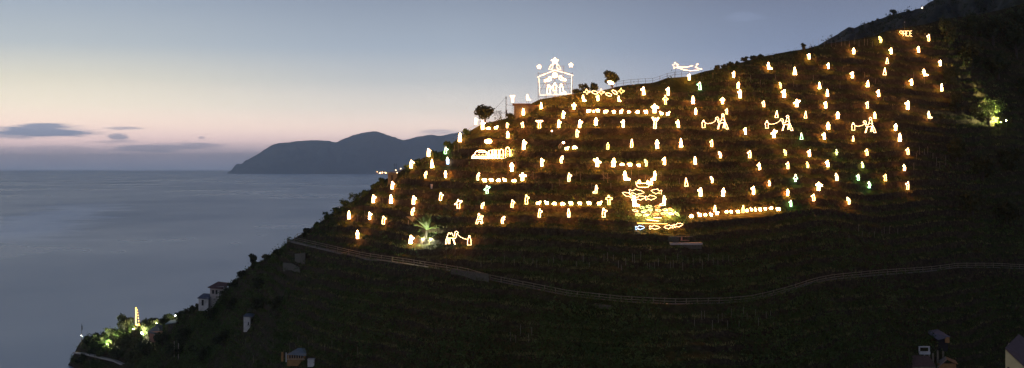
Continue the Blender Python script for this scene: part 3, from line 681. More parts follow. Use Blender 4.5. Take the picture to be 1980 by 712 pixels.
# birds around the tree
BG = 'glowing birds below the hilltop tree'
for cx, cy, kind, lab in ((1134.5, 177.5, 'c', 'Leftmost glowing bird with four pointed cross shape'), (1150, 179, 'o', 'Slanted oval glowing bird, second from the left'), (1162.5, 178, 'c', 'Middle cross shaped glowing bird above the leaning figure'), (1177, 183, 'o', 'Lowest slanted oval glowing bird right of the middle cross shaped one'), (1188.5, 178.5, 'p', 'Steeply slanted oval glowing bird left of the last one'), (1201, 176, 'c', 'Rightmost glowing bird with spread wings'), (1181, 160, 'o', 'Bright oval glowing bird high inside the dark hilltop tree')):
    d_ = pick(cx, 186).y-1.2
    if cy == 160: d_ -= .6
    q = Pic('light_bird', cx, cy, lab, 'light bird', BG, depth=d_)
    if kind == 'c':
        q.line('body', [[(cx-6.5, cy+1), (cx-2, cy-1.5), (cx, cy-6), (cx+1.5, cy-1.5), (cx+6.5, cy-.5), (cx+6, cy+1.5), (cx+2, cy+2), (cx+.5, cy+6), (cx-1.5, cy+2), (cx-6.5, cy+1)]], 'y' if cx > 1190 else 'h', .9)
    else:
        a = 18 if kind == 'o' else 38; ca, sa = math.cos(math.radians(a)), math.sin(math.radians(a)); P = [(cx+6*math.cos(b)*ca-2.8*math.sin(b)*sa, cy+6*math.cos(b)*sa+2.8*math.sin(b)*ca) for b in np.linspace(0, 2*math.pi, 13)]
        P[-1] = P[0]; q.line('body', [P], 'o' if cy == 160 else 'h', 1.0)
        if cy == 160: q.line('wing', [[(cx-4, cy-1.5), (cx+4, cy+1.5)]], 'o', 1.0)
    q.posts([cx], cy)

# comet
q = Pic('light_comet', 1306, 146, 'Glowing comet star with a long forked tail on the ridge', 'light comet', off=.3)
q.line('star', [star_px(1306, 127, 6.5, .5, 6)], 'w', .9)
q.line('tail', [[(1311, 129), (1320, 130.3), (1330, 129.6), (1340, 127)], [(1311, 131), (1322, 135.2), (1334, 137), (1348, 136), (1357.5, 134), (1344, 130.5), (1350, 123.5), (1346, 125)]], 'h', .9)
q.posts([1306], 133); q.posts([1357], 134)
# lit word
q = Pic('light_word', 1751, 70.5, 'Lit word PACE in block letters at the top of the slope', 'light sign', off=.5)
for n, pls in (('letter', [[(1740, 70), (1740, 60), (1744.6, 60), (1744.6, 65), (1740, 65)]]), ('letter', [[(1746.5, 70), (1746.5, 60), (1751, 60), (1751, 70)], [(1746.5, 65.5), (1751, 65.5)]]), ('letter', [[(1757.2, 60), (1753, 60), (1753, 70), (1757.2, 70)]]), ('letter', [[(1763.6, 60), (1759.2, 60), (1759.2, 70), (1763.6, 70)], [(1759.2, 65), (1763, 65)]])):
    q.line(n, pls, 'p', .5)
q.posts([1740, 1763])
# camels with riders
def camel_rider(lx, ly, cx, cy, lab, lab2):
    b, hd = fig_px('P', lx, ly, 15.5, 1); q = Pic('light_figure', lx, ly, lab2, 'light figure', 'camel leaders'); q.line('body', b, 'h'); q.line('head', hd, 'h'); q.posts([lx])
    D = q.q.y
    c = Pic('light_camel', cx, cy, lab, 'light animal', 'light camels with riders', depth=D)
    f = lambda P: [(cx+x, cy+y) for x, y in P]
    c.line('body', [f([(-9.5, 0), (-6, -11), (-8, -13), (-9.5, -18.5), (-13, -19.5), (-12.5, -22), (-8.5, -23), (-6.8, -20), (-6.5, -15), (-3.5, -14.5), (-1, -17.5)]), f([(-6, -11), (5, -12.5)]), f([(4, -1.5), (4.5, -11.5), (3.5, -11.8), (1.2, -1.8)]), f([(7.5, 0), (4.8, -12), (5.5, -14), (8.3, -9), (12, 0)]), f([(-9.5, 0), (-7.2, -.3), (-4.6, -10.5)]), f([(7.5, 0), (12, 0)])], 'h', .95)
    c.line('rider', [f([(-2.2, -17), (0, -25), (3.2, -25), (5.5, -14), (2, -18), (-2.2, -17)])], 'h', .95)
    c.line('rider_head', [f(arc(1.2, -27, 2.4, n=8)+[arc(1.2, -27, 2.4, n=8)[0]])], 'h', .95)
    c.line('rope', [[(lx+2.5, ly-9.5), (lx+8, ly-8.2), (lx+15, ly-9), (lx+22, ly-12.5), (cx-12.5, cy-20.5)]], 'h', .7)
    c.posts([cx-8, cx+10])
camel_rider(1360.5, 247.5, 1396.5, 249.5, 'Left one of three glowing camels carrying a rider', 'Light figure holding the rope of the left camel')
camel_rider(1483, 248.5, 1521.5, 252.5, 'Middle one of three glowing camels carrying a rider', 'Light figure holding the rope of the middle camel')
camel_rider(1650, 252.5, 1682, 256.5, 'Right one of three glowing camels carrying a rider', 'Light figure holding the rope of the right camel')
b, hd = fig_px('S', 907.5, 474.5, 19); q = Pic('light_figure', 907.5, 474.5, 'Light figure leading the riderless camel right of the palm', 'light figure', 'camel leaders'); q.line('body', b, 'h'); q.line('head', hd, 'h'); q.posts([907.5]); D = q.q.y
c = Pic('light_camel', 873, 473, 'Riderless two humped glowing camel low on the slope, right of the palm', 'light animal', depth=D)
c.line('body', [[(861.5, 472), (862, 465), (864.5, 458), (867, 451), (869, 450), (870.5, 453.5), (872.5, 450), (874, 451), (876, 456.5), (878.5, 457), (879, 452), (880, 448.5), (883, 447.3), (885.8, 449.5), (885, 452.5), (882.5, 452), (882.5, 457), (881, 461), (864, 460.5)], [(861.5, 472), (863.8, 471.5), (865.5, 462)], [(867.5, 472), (867.5, 462)], [(869.8, 472), (870, 462)], [(880.5, 473), (877, 462)], [(879, 473), (875.5, 462)]], 'h')
c.line('rope', [[(884.5, 453), (889, 457.5), (896, 461.5), (904, 463)]], 'h', .7); c.posts([863, 880])
# donkey rider
q = Pic('light_rider', 927, 433, 'Light figure riding a small glowing donkey low on the left', 'light figure')
q.line('donkey', [[(920, 433), (921.5, 426), (923, 424.5), (932.5, 424.5), (931.5, 433), (929.5, 433), (929, 428), (925, 428), (923.5, 433), (920, 433)], [(931, 424), (934.5, 417.5), (931.5, 416.5), (929.5, 422)], [(932, 426), (934, 433)]], 'h')
q.line('rider', [[(923, 424), (925, 416), (929.5, 418), (927, 421), (929, 424)]], 'h'); q.line('rider_head', [arc(926, 414.5, 1.8, n=8)+[arc(926, 414.5, 1.8, n=8)[0]]], 'h'); q.posts([921, 932])
# half lit stooper
q = Pic('light_figure', 1086, 288.5, 'Stooping figure with only its head lit, pale unlit body, beside two sheep', 'light figure')
q.line('head', [arc(1089.5, 276, 1.9, n=8)+[arc(1089.5, 276, 1.9, n=8)[0]], [(1088.5, 276.5), (1091, 276)]], 'o', 1.1)
mb = MB(); mb.poly([((x-1086)*q.k, (288.5-y)*q.k) for x, y in [(1080.5, 287), (1080.5, 282), (1083, 278.5), (1088, 276.5), (1086, 280), (1084, 283), (1083.5, 287)]], .06, True).build('body', M['pale_wood'], q.root); q.posts([1082])
# small shapes
q = Pic('globe_lamp', 1067, 257, 'Small round glowing globe lamp below the stepped pair under the stable', 'lamp'); MB().ball((0, 0, 3.5*q.k), .19).build('lamp_globe', G['w'], q.root); MB().bar((0, .0, -1.0), (0, 0, 3*q.k), .04).build('lamp_post', M['wood'], q.root)
q = Pic('light_oval', 944, 277.5, 'Bright low glowing oval on the terrace above the glowing town', 'light shape'); P = [(944+7*math.cos(a), 273.5+3.6*math.sin(a)) for a in np.linspace(0, 2*math.pi, 15)]; P[-1] = P[0]
q.line('outer_ring', [P], 'o', 1.1); P2 = [(944+3.6*math.cos(a), 273.5+1.5*math.sin(a)) for a in np.linspace(0, 2*math.pi, 11)]; P2[-1] = P2[0]; q.line('inner_ring', [P2], 'o', 1.1); q.posts([940, 948])
# glowing town
q = Pic('light_town', 961, 307, 'Long glowing outline of a walled town with houses and a tower', 'light outline', off=.9)
q.line('town_wall', [[(912.5, 306.3), (1011, 306.3), (1010.8, 299.5), (1008, 296.5)], [(912.5, 306.3), (913.5, 301.5), (918.5, 297.8), (920, 293.5), (926, 291), (935, 291.2), (941, 294), (944, 297.5)], [(914, 303.4), (950, 303.4)], [(925, 294.5), (938, 294.5), (943, 297.5), (943, 305)]], 'o', .75)
for x in (919, 926, 933.5, 940):
    q.line('arch', [[(x-2, 303), (x-2, 300), (x, 298.3), (x+2, 300), (x+2, 303)]], 'h', .6)
for x0, x1, y0, ar, mm in ((945.5, 951, 291, 0, 'o'), (953, 957, 289.5, 0, 'o'), (959.5, 964, 290, 0, 'o'), (966.5, 973, 289, 1, 'o'), (988, 994, 290, 0, 'n'), (996, 999.5, 293, 0, 'o'), (1001.5, 1006, 292, 0, 'o')):
    P = [(x0, 306), (x0, y0), (x1, y0), (x1, 306)] if not ar else [(x0, 306), (x0, y0+2), (x0+2, y0), (x1-2, y0), (x1, y0+2), (x1, 306)]
    h_ = q.line('house', [P], mm, .7); q.line('window', [[((x0+x1)/2-.6, 298.5), ((x0+x1)/2+.6, 298.5), ((x0+x1)/2+.6, 302), ((x0+x1)/2-.6, 302)]], 'h', .45, True, under=h_)
tw = q.line('tower', [[(977.5, 306), (977.5, 290), (979.5, 286), (981.7, 284.8), (984, 286), (985.8, 290), (985.8, 306)]], 'o', .75)
for y in (292, 297, 302): q.line('window', [[(980.8, y), (982.8, y), (982.8, y+1.6), (980.8, y+1.6)]], 'h', .4, True, under=tw)
q.posts([915, 935, 955, 975, 995, 1009])
# niche round the hooded figure
q = Pic('niche_frame', 990, 336, 'Small three sided wooden shelter around the hooded light figure', 'shelter', off=.1); k = q.k
MB().box((-7.5*k, .3, 11*k), (.12, .9, 24*k)).build('side_board', M['ochre'], q.root); MB().box((7.5*k, .3, 11*k), (.12, .9, 24*k)).build('side_board', M['ochre'], q.root)
MB().box((0, .3, 24*k), (17*k, 1.0, .1)).build('top_board', M['ochre'], q.root)

# ------------------------------------------------------------------ boat, fish, pond
q = Pic('light_boat', 1246, 363, 'Glowing boat outline with small fishermen above the fish', 'light boat')
q.line('hull', [[(1229.5, 351.5), (1230.3, 357), (1232.5, 361), (1236, 362.2), (1250, 362.5), (1254, 361.5), (1255.5, 357), (1256, 353), (1253, 354.5), (1231.5, 355)]], 'h')
for x, y in ((1236, 353), (1252.5, 354)):
    q.line('fisherman', [[(x-2.4, y+2), (x-1.6, y-3.5), (x+1.6, y-3.5), (x+2.8, y), (x+1, y+2), (x-2.4, y+2)], [(x, y-3.5), (x+.2, y-5)]], 'o', .9)
q.line('catch_basket', [[(1256.5, 357.5), (1257.5, 352), (1259.5, 350.5), (1261.5, 353), (1261, 357.5), (1256.5, 357.5)]], 'o', .9)
q.posts([1234.5], 330); q.posts([1254])
FG = 'light fish on the slope'
def fish(cx, cy, L_, H_, rot, sx, mat, lab, base=None, r=.75, group=FG):
    P = [(-.5, 0), (-.3, -.36), (-.05, -.5), (.08, -.72), (.16, -.42), (.3, -.22), (.42, -.5), (.5, -.42), (.44, 0), (.5, .42), (.4, .5), (.28, .2), (.1, .4), (-.02, .62), (-.12, .42), (-.3, .34), (-.5, 0)]
    ca, sa = math.cos(math.radians(rot)), math.sin(math.radians(rot)); PP = []
    for x, y in P:
        x *= L_*sx; y *= H_; PP.append((cx+x*ca-y*sa, cy+x*sa+y*ca))
    PP[-1] = PP[0]; q = Pic('light_fish', cx, base or cy+H_*.6, lab, 'light fish', group, off=.7); q.line('body', [PP], mat, r); q.posts([cx-L_*.2, cx+L_*.2]); return q
fish(1231, 371.5, 30, 8.5, 3, -1, 'h', 'Largest white gold fish outline, swimming under the boat at left')
fish(1213, 376.5, 22, 6.5, 22, 1, 'h', 'Thin tilted fish outline at the far left under the boat')
fish(1269, 370.5, 21, 8, 8, 1, 'h', 'Fish outline at upper right under the boat')
fish(1238, 383, 21, 7, -9, -1, 'h', 'Fish outline behind the left kneeling figure')
fish(1258.5, 382.5, 22, 8, -4, -1, 'h', 'Fish outline at lower right under the boat, left of the right kneeler')
fish(1237.5, 440.5, 18, 6.5, -4, -1, 'b', 'Blue green fish outline at the left of the bottom row of four fish')
fish(1266, 440, 21, 6.5, 0, -1, 'h', 'Second fish from the left in the bottom row of four fish')
fish(1292.5, 439, 18, 6.5, -3, 1, 'h', 'Third fish from the left in the bottom row of four fish')
fish(1312, 435.5, 18, 6.5, -12, -1, 'h', 'Rightmost and highest fish of the bottom row of four fish')
PG = 'little coloured fish in the pond'
for cx, cy, L_, rot, sx, mat, lab in ((1241, 401.5, 9, 4, 1, 'n', 'Little yellow green fish at the upper left of the pond'), (1255, 399.5, 12, 0, -1, 'n', 'Little pale green fish at the top middle of the pond'), (1271, 399.5, 11, 3, 1, 'r', 'Little orange fish at the top right of the pond'), (1228, 407.5, 12, 14, 1, 'w', 'Little white fish at the left edge of the pond'), (1246, 408.5, 12, -14, -1, 'n', 'Little green fish rising left of the pond middle'), (1257, 406, 9, -4, 1, 'n', 'Little green fish in the upper middle of the pond'), (1273, 406.8, 11, 4, -1, 'y', 'Little yellow fish right of the pond middle'), (1286, 406, 10, 4, 1, 'w', 'Little white fish at the upper right of the pond'), (1297, 405, 10, 28, 1, 'r', 'Little red fish at the right of the pond'), (1235, 415.5, 12, 5, -1, 'n', 'Little pale green fish at the lower left of the pond'), (1248, 416.8, 9, 0, 1, 'w', 'Little white fish at the lower middle of the pond'), (1267, 414.5, 12, -4, 1, 'r', 'Little red fish in the lower middle of the pond'), (1283, 413, 9, -8, -1, 'y', 'Little yellow fish in the lower right of the pond'), (1297, 413.5, 11, 5, 1, 'w', 'Little white fish at the lower right of the pond'), (1309, 414, 12, 40, -1, 'n', 'Little green fish tilted up at the right end of the pond')):
    fish(cx, cy, L_, 3.6, rot, sx, mat, lab, r=.55, group=PG)
def bar_light(x0, y0, x1, y1, mat, lab, r=1.2):
    q = Pic('light_strip', (x0+x1)/2, (y0+y1)/2+1.5, lab, 'light strip', 'glowing strips below the pond', off=.6); n = max(int((x1-x0)/5), 2)
    q.line('tube', [[(x0+(x1-x0)*i/n, y0+(y1-y0)*i/n) for i in range(n+1)]], mat, r); q.posts([x0+2, x1-2])
bar_light(1232, 431.5, 1290, 433, 'k', 'Long golden light strip under the pond', 1.0)
bar_light(1250.5, 425, 1274, 427.5, 'h', 'Short white gold light strip just above the long one', 1.3)
bar_light(1264, 421, 1279, 421.5, 'w', 'Short white light strip at the lower edge of the pond', 1.2)
# ------------------------------------------------------------------ trees and shrubs
def leaves(centres, size, flat=.0):
    n = len(centres); a = rng.normal(size=(n, 3)); a /= np.linalg.norm(a, axis=1)[:, None]; b = rng.normal(size=(n, 3)); b -= (b*a).sum(1)[:, None]*a; b /= np.linalg.norm(b, axis=1)[:, None]
    s = (size*rng.uniform(.55, 1.25, n))[:, None]; c = np.asarray(centres)
    V = np.stack([c-a*s, c+b*s*.45, c+a*s, c-b*s*.45], 1).reshape(-1, 3); return V, np.arange(4*n).reshape(n, 4)
def crown_pts(n, lobes):
    """points spread through uneven lobes, denser towards their skins"""
    P = []
    w_ = np.array([l[3]**2.2 for l in lobes]); w_ = w_/w_.sum()
    for (x, y, z, r, sz), m in zip(lobes, rng.multinomial(n, w_)):
        d = rng.normal(size=(m, 3)); d /= np.linalg.norm(d, axis=1)[:, None]; q = d*(r*rng.uniform(.35, 1.06, m)**.6)[:, None]; q[:, 2] *= sz
        P.append(q+np.array([x, y, z]))
    return np.concatenate(P)
def tree(name, q, h, w, label, cat='tree', group=None, n=700, leaf=.3, mat='crown', trunk=.35, lob=8, seed=None, tall=1.0):
    root = empty(name, q, label, cat, group); r0 = np.random.default_rng(seed if seed is not None else int(abs(q.x*13+q.y*7)))
    th = h*trunk; L_ = []
    for i in range(lob):
        a = r0.uniform(0, 6.28); rr = r0.uniform(.1, .62 if trunk > .1 else .95)*w/2; z = th+(h-th)*(r0.uniform(.22, .82) if trunk > .16 else r0.uniform(0, .72)); R = w*(r0.uniform(.17, .29) if trunk > .1 else r0.uniform(.10, .22))
        L_.append((rr*math.cos(a), rr*math.sin(a), z, R, .8*tall))
    L_.append((0, 0, th+(h-th)*(.5 if trunk > .1 else .3), w*.27, .9*tall))
    V, Q = leaves(crown_pts(n, L_), leaf); link('crown', np_mesh('crown', V, Q), M[mat], root)
    mb = MB(); mb.bar((0, 0, -.6), (0, 0, th*1.1), w*.05+.05, w*.03+.03, 7)
    for x, y, z, R, s_ in L_[:-1]: mb.bar((0, 0, th*.95), (x, y, z), w*.022+.02, .02, 5)
    mb.build('trunk', M['bark'], root); return root
def tree_px(name, px, base, wpx, hpx, label, cat='tree', group=None, depth=None, **k):
    q = ray(px, base, depth) if depth else pick(px, base); q.y += 0; s = q.y/F; return tree(name, q, hpx*s, wpx*s, label, cat, group, **k)
tree_px('round_tree', 938, 240, 44, 38, 'Round dark tree standing alone on the ridge left of the pole', n=1500, leaf=.34, trunk=.25, lob=11)
tree_px('hilltop_tree', 1184, 180, 38, 45, 'Ragged dark tree on the hilltop with a glowing bird inside it', n=1500, leaf=.36, trunk=.22, lob=10)
tree_px('bush', 1131, 182, 24, 22, 'Dark bush just right of the glowing stable', 'bush', n=550, trunk=.15)
tree_px('bush', 1150, 181, 22, 24, 'Dark spiky bush between the stable and the hilltop tree', 'bush', n=550, trunk=.15)
tree_px('bush', 1117, 184, 18, 12, 'Low dark bush touching the right wall of the stable', 'bush', n=350, trunk=.1)
tree_px('bush', 989, 232, 22, 17, 'Dark bush against the left end of the stone hut', 'bush', n=350, trunk=.1)
tree_px('ridge_bush', 1553, 96, 10, 14, 'Lone small dark bush sticking up from the ridge left of the far hill', 'bush', n=260, trunk=.15)
tree_px('far_tree', 1727, 31, 15, 13, 'Small dark tree alone on the skyline of the far hill', depth=752, n=500, leaf=.45, trunk=.25, seed=3)
tree_px('far_bush', 1697, 40, 6, 4.5, 'Tiny bush on the skyline of the far hill, left of the lone tree', 'bush', depth=752, n=120, leaf=.4, trunk=.1)
tree_px('far_bush', 1687, 43, 4, 4, 'Tiniest bush on the far hill skyline, left of another tiny bush', 'bush', depth=752, n=80, leaf=.35, trunk=.1)
tree_px('far_bush', 1757, 23, 9, 5, 'Tiny bush on the far hill skyline right of the lone tree', 'bush', depth=752, n=140, leaf=.4, trunk=.1)
tree_px('dark_tree', 489, 522, 20, 34, 'Upright dark tree on the seaward skyline left of the path fence', n=900, leaf=.4, trunk=.12, lob=10, tall=1.2)
tree_px('dark_tree', 593, 458, 20, 22, 'Dark shrubby tree on the skyline at the start of the path fence', n=700, leaf=.33, trunk=.12)
tree_px('dark_tree', 470, 540, 26, 15, 'Dark bushy tree left of and below the upright skyline tree', n=700, leaf=.4, trunk=.12)
tree_px('dark_tree', 1834, 92, 46, 62, 'Tall black tree at the top right above the armless right edge figures', n=1700, leaf=.45, trunk=.15, lob=12)
for px, py, wd_, h_ in ((1880, 130, 60, 60), (1930, 150, 60, 58), (1965, 110, 60, 70), (1848, 214, 36, 40), (1850, 310, 50, 40), (1900, 350, 60, 50), (1955, 330, 60, 50), (1985, 186, 44, 46), (1880, 420, 60, 45), (1945, 430, 64, 44), (1840, 170, 36, 44), (1920, 85, 60, 60), (1985, 60, 60, 60), (1885, 75, 50, 50)):
    tree_px('woodland_tree', px, py, wd_, h_, 'Black leafy tree in the unlit woods at the right edge', group='trees in the unlit right hand woods', n=800, leaf=.6, trunk=.15, lob=9)
for px, py, wd_, h_ in ((1386, 136, 14, 9), (1401, 132, 15, 9), (1415, 128, 14, 9), (1426, 126, 15, 8), (1440, 120, 16, 11), (1456, 116, 13, 9), (1470, 112, 12, 9)):
    tree_px('ridge_shrub', px, py, wd_, h_, 'Low rounded dark shrub in the row along the ridge right of the comet', 'shrub', 'shrubs along the ridge right of the comet', n=320, leaf=.3, trunk=.08)
for px, py, wd_, h_ in ((612, 440, 22, 16), (632, 424, 24, 20), (650, 412, 24, 18), (668, 398, 26, 18), (690, 386, 26, 18), (706, 377, 22, 18), (722, 366, 20, 20), (738, 354, 16, 16), (790, 328, 18, 18), (806, 318, 20, 20), (842, 300, 20, 14), (870, 286, 22, 18), (904, 258, 18, 12)):
    tree_px('scrub_bush', px, py+3, wd_, h_, 'Dark twiggy bush on the seaward edge of the lit slope', 'bush', 'bushes along the seaward edge of the lit slope', n=420, leaf=.28, trunk=.08, mat='scrub')
for px, py, wd_, h_ in ((455, 556, 30, 16), (440, 572, 30, 15), (372, 606, 26, 16), (352, 616, 26, 16), (388, 600, 24, 18), (520, 504, 28, 11), (540, 492, 24, 9), (450, 600, 40, 34), (410, 620, 46, 34), (360, 660, 50, 40), (430, 670, 50, 40), (505, 560, 36, 26), (500, 600, 40, 30), (345, 690, 50, 40), (540, 600, 40, 28), (395, 700, 50, 36)):
    tree_px('slope_bush', px, py, wd_, h_, 'Dark bush crowding the unlit seaward slope around the huts', 'bush', 'bushes on the unlit seaward slope', n=620, leaf=.42, trunk=.08, mat='crown')
# bare tree
q = pick(966, 236); rt = empty('bare_tree', q, 'Bare leafless tree between the round tree and the pole', 'tree'); mb = MB(); mb.bar((0, 0, -.4), (0, 0, .8), .1, .08); tw_ = MB()
def twig(p, d, l, r, n, m):
    e = p+d*l; m.bar(p, e, r, r*.7, 4)
    if n:
        for i in range(3): twig(e, (d+Vector((random.gauss(0, .55), random.gauss(0, .55), random.gauss(.1, .3)))).normalized(), l*.72, r*.62, n-1, m)
for i in range(6): twig(Vector((random.uniform(-1.2, 1.2), 0, .4)), Vector((random.gauss(0, .45), random.gauss(0, .3), 1)).normalized(), .9, .05, 3, tw_)
mb.build('trunk', M['bark'], rt); tw_.build('branches', M['bark'], rt)

def floodlight(px, py, aim, watts, col, label, lens=.16, off=.4, lift=.5, spot=None):
    p = pick(px, py); p.y -= off; q = ray(px, py, p.y); rt = empty('floodlight', q, label, 'lamp', 'garden floodlights'); a = Vector(aim).normalized(); OCC.append((q.x, q.y))
    c = Vector((0, 0, lift)); g_ = ground(q.x, q.y)-q.z
    MB().bar((0, 0, min(g_, 0)-.1), c, .03).build('stand', M['iron'], rt); MB().bar(c-a*.22, c, lens*.8, lens*1.1, 10).build('housing', M['iron'], rt)
    m = glow('lamp_lens', col, 140); MB().bar(c+a*.005, c+a*.03, lens, lens, 10).build('lens', m, rt)
    ld = bpy.data.lights.new('beam', 'SPOT' if spot else 'POINT'); ld.energy = watts; ld.color = col; ld.shadow_soft_size = .08
    lo = bpy.data.objects.new('beam', ld); COL.objects.link(lo); lo.parent = rt; lo.location = c+a*.12
    if spot: ld.spot_size = math.radians(spot); ld.spot_blend = .6; lo.rotation_euler = a.to_track_quat('-Z', 'Y').to_euler()
    return rt
# palm
q = pick(823, 464); s = q.y/F; rt = empty('palm_tree', q, 'Floodlit palm with upswept fronds low on the left of the slope', 'palm')
mb = MB()
for i in range(7): mb.bar((.03*i, 0, -.3+i*.3), (.03*i+.02, 0, i*.3+.02), .24, .2, 8)
mb.build('trunk', M['bark'], rt)
def frond(base, az, el, ln, mat, rt, nleaf=16):
    vs = []; fs = []; p = Vector(base); d = Vector((math.cos(az)*math.cos(el), math.sin(az)*math.cos(el), math.sin(el))); side = Vector((-math.sin(az), math.cos(az), 0)); st_ = ln/nleaf
    for i in range(nleaf):
        d = (d+Vector((0, 0, -.045))).normalized(); n_ = p+d*st_; wl = .42*math.sin(math.pi*(i+1.5)/(nleaf+2))+.1
        for sd in (1, -1):
            t_ = n_+d*.26+side*sd*wl+Vector((0, 0, .14)); k = len(vs); vs += [p, n_, t_]; fs.append((k, k+1, k+2))
        k = len(vs); vs += [p-side*.03, p+side*.03, n_+side*.02, n_-side*.02]; fs.append((k, k+1, k+2, k+3)); p = n_
    return link('frond', mesh_from(vs, fs, 'frond'), mat, rt)
for i in range(34):
    el = random.uniform(.45, 1.45); frond((.2, 0, 1.9), i*2.4, el, random.uniform(2.5, 3.6), M['palm'], rt)
tree_px('leafy_shrub', 838, 466, 20, 17, 'Bright leafy shrub lit beside the palm trunk', 'shrub', n=380, leaf=.26, trunk=.1, mat='palm')
floodlight(816, 467, (.3, .6, .8), 1700, (1, .98, .72), 'Floodlight at the left foot of the palm', .07)
floodlight(831, 467, (-.1, .6, .8), 1700, (.9, 1, .68), 'Floodlight at the right foot of the palm', .07)
# lit shrub at far right
tree_px('lit_shrub', 1912, 241, 72, 50, 'Loose shrub in the dark right woods, lit yellow green by a floodlight', 'shrub', n=1500, leaf=.34, trunk=.15, mat='palm', lob=12)  # brighter leaf colour chosen to paint in more of the floodlit look
tree_px('lit_shrub', 1885, 226, 34, 26, 'Dimly lit brownish shrub left of the floodlit one in the woods', 'shrub', n=500, leaf=.34, trunk=.15, mat='crown2')
tree_px('lit_shrub', 1931, 244, 15, 9, 'Brightest low shrub right next to the woodland floodlight', 'shrub', n=520, leaf=.28, trunk=.1, mat='palm')  # pale leaf material adds painted brightness to the floodlight's own
floodlight(1946, 241, (-.95, .22, .34), 60000, (1, .92, .35), 'Floodlight alone in the dark woods at the right', .2, off=3.4, lift=1.1, spot=100)
# pond lights wash the green water garden
floodlight(1255, 421, (0, .8, .5), 1300, (.85, 1, .35), 'Green tinted floodlight at the foot of the fish pond', .05)
floodlight(1292, 418, (.1, .8, .5), 1300, (.85, 1, .3), 'Yellow green floodlight at the right of the fish pond', .05)
for px, py, h_ in ((1305, 416, 14), (1311, 417, 16), (1300, 416, 11)):
    q = pick(px, py); rt = empty('reed_clump', q, 'Spiky reed clump lit at the right end of the pond', 'plant', 'reeds at the right end of the pond')
    V = [];
    for i in range(26):
        a = random.uniform(0, 6.28); e = Vector((math.cos(a)*.5, math.sin(a)*.5, h_/F*q.y*random.uniform(.7, 1.1))); b_ = Vector((random.gauss(0, .12), random.gauss(0, .12), 0)); V += [b_+Vector((-.035, 0, 0)), b_+Vector((.035, 0, 0)), b_+e]
    link('leaf_blades', mesh_from(V, [(3*i, 3*i+1, 3*i+2) for i in range(26)], 'leaf_blades'), M['palm'], rt)

# ------------------------------------------------------------------ the point at lower left
tree_px('point_tree', 243, 646, 34, 38, 'Rounded olive tree on the point, lit from below, left of the string light mast', n=900, leaf=.5, trunk=.2, mat='crown2', seed=5)
tree_px('point_tree', 281, 640, 30, 24, 'Small lit tree on the point right of the string light mast', n=600, leaf=.5, trunk=.2, mat='crown2', seed=6)
for px, py, wd_, h_ in ((168, 668, 20, 20), (183, 664, 26, 22), (203, 655, 26, 16), (216, 648, 22, 14), (224, 670, 34, 24), (244, 668, 36, 22), (262, 672, 34, 22), (190, 690, 40, 26), (300, 626, 26, 12), (318, 628, 24, 14), (330, 618, 22, 12), (285, 690, 44, 34), (255, 700, 44, 26), (160, 700, 30, 24), (315, 670, 44, 36), (230, 690, 40, 16)):
    tree_px('point_bush', px, py, wd_, h_, 'Leafy bush massed on the low point at the lower left', 'bush', 'bushes on the low point', n=520, leaf=.55, trunk=.08, mat='crown2' if 190 < px < 280 else 'crown')
floodlight(207, 671, (.55, .5, .7), 16000, (.95, 1, .62), 'Dazzling floodlight among bushes on the low point', 1.0, off=2.5, lift=.5)
floodlight(258, 640, (-.4, .3, .9), 2200, (1, .92, .55), 'Small floodlight beneath the rounded olive tree on the point', .3, off=1.5, lift=.6)
floodlight(274, 650, (.7, .1, .5), 5000, (1, .95, .6), 'Floodlight lighting the paving left of the pink house', .42, off=1.5, lift=.9)
floodlight(303, 628, (-.6, -.1, .5), 700, (1, .85, .55), 'Small warm lamp behind the pink house roof', .22, off=.5, lift=.5)
floodlight(339, 614, (-.6, -.1, .5), 600, (1, .95, .7), 'Small white lamp where the point meets the slope', .25, off=.5, lift=.6)
floodlight(157, 652, (.4, .3, -.6), 500, (1, .95, .8), 'Tiny lamp at the outermost tip of the point', .2, off=.5, lift=.5)
def px_thing(name, px, py, label, cat, off=0.0, group=None, depth=None):
    q = pick(px, py) if depth is None else ray(px, py, depth); q.y -= off
    if depth is None: q = ray(px, py, q.y)
    rt = empty(name, q, label, cat, group); k = q.y/F; OCC.append((q.x, q.y))
    def bx(part, x0, x1, y0, y1, d0, d1, mat, parent=None):
        return MB().box(((((x0+x1)/2)-px)*k, (d0+d1)/2, (py-(y0+y1)/2)*k), ((x1-x0)*k, d1-d0, (y1-y0)*k)).build(part, M[mat], parent or rt)
    def pg(part, pts, thick, mat, parent=None):
        """pts (px, py, depth): a slab through those points, thick metres downward"""
        P = [Vector(((x-px)*k, d, (py-y)*k)) for x, y, d in pts]; n = len(P); V = P+[p-Vector((0, 0, thick)) for p in P]
        return link(part, mesh_from(V, [tuple(range(n)), tuple(range(2*n-1, n-1, -1))]+[(i, n+i, n+(i+1) % n, (i+1) % n) for i in range(n)], part), M[mat], parent or rt)
    return rt, bx, pg, k
rt, bx, pg, k = px_thing('light_mast', 264, 634, 'Tall mast hung with a string of bulbs on the low point', 'mast', 1.0)
MB().bar((0, 0, -1), (0, 0, 40*k), .16, .08).build('mast_pole', M['iron'], rt)
for i in range(11):
    t_ = i/10; y = 7+31*t_
    MB().ball((-.15, -.2, y*k), .19).build('bulb', G['k'], rt)
for i in range(6): MB().ball(((5.2-3.6*i/5)*k, -.2, (8+27*i/5)*k), .15).build('bulb', G['k'], rt)
MB().poly([((-1)*k, 6*k), (3*k, 5.4*k), (7*k, 4.6*k)], .16).build('bulb_string', G['k'], rt)
rt, bx, pg, k = px_thing('pink_house', 302, 655, 'Small pink walled house with grey roof on the low point', 'house', 2)
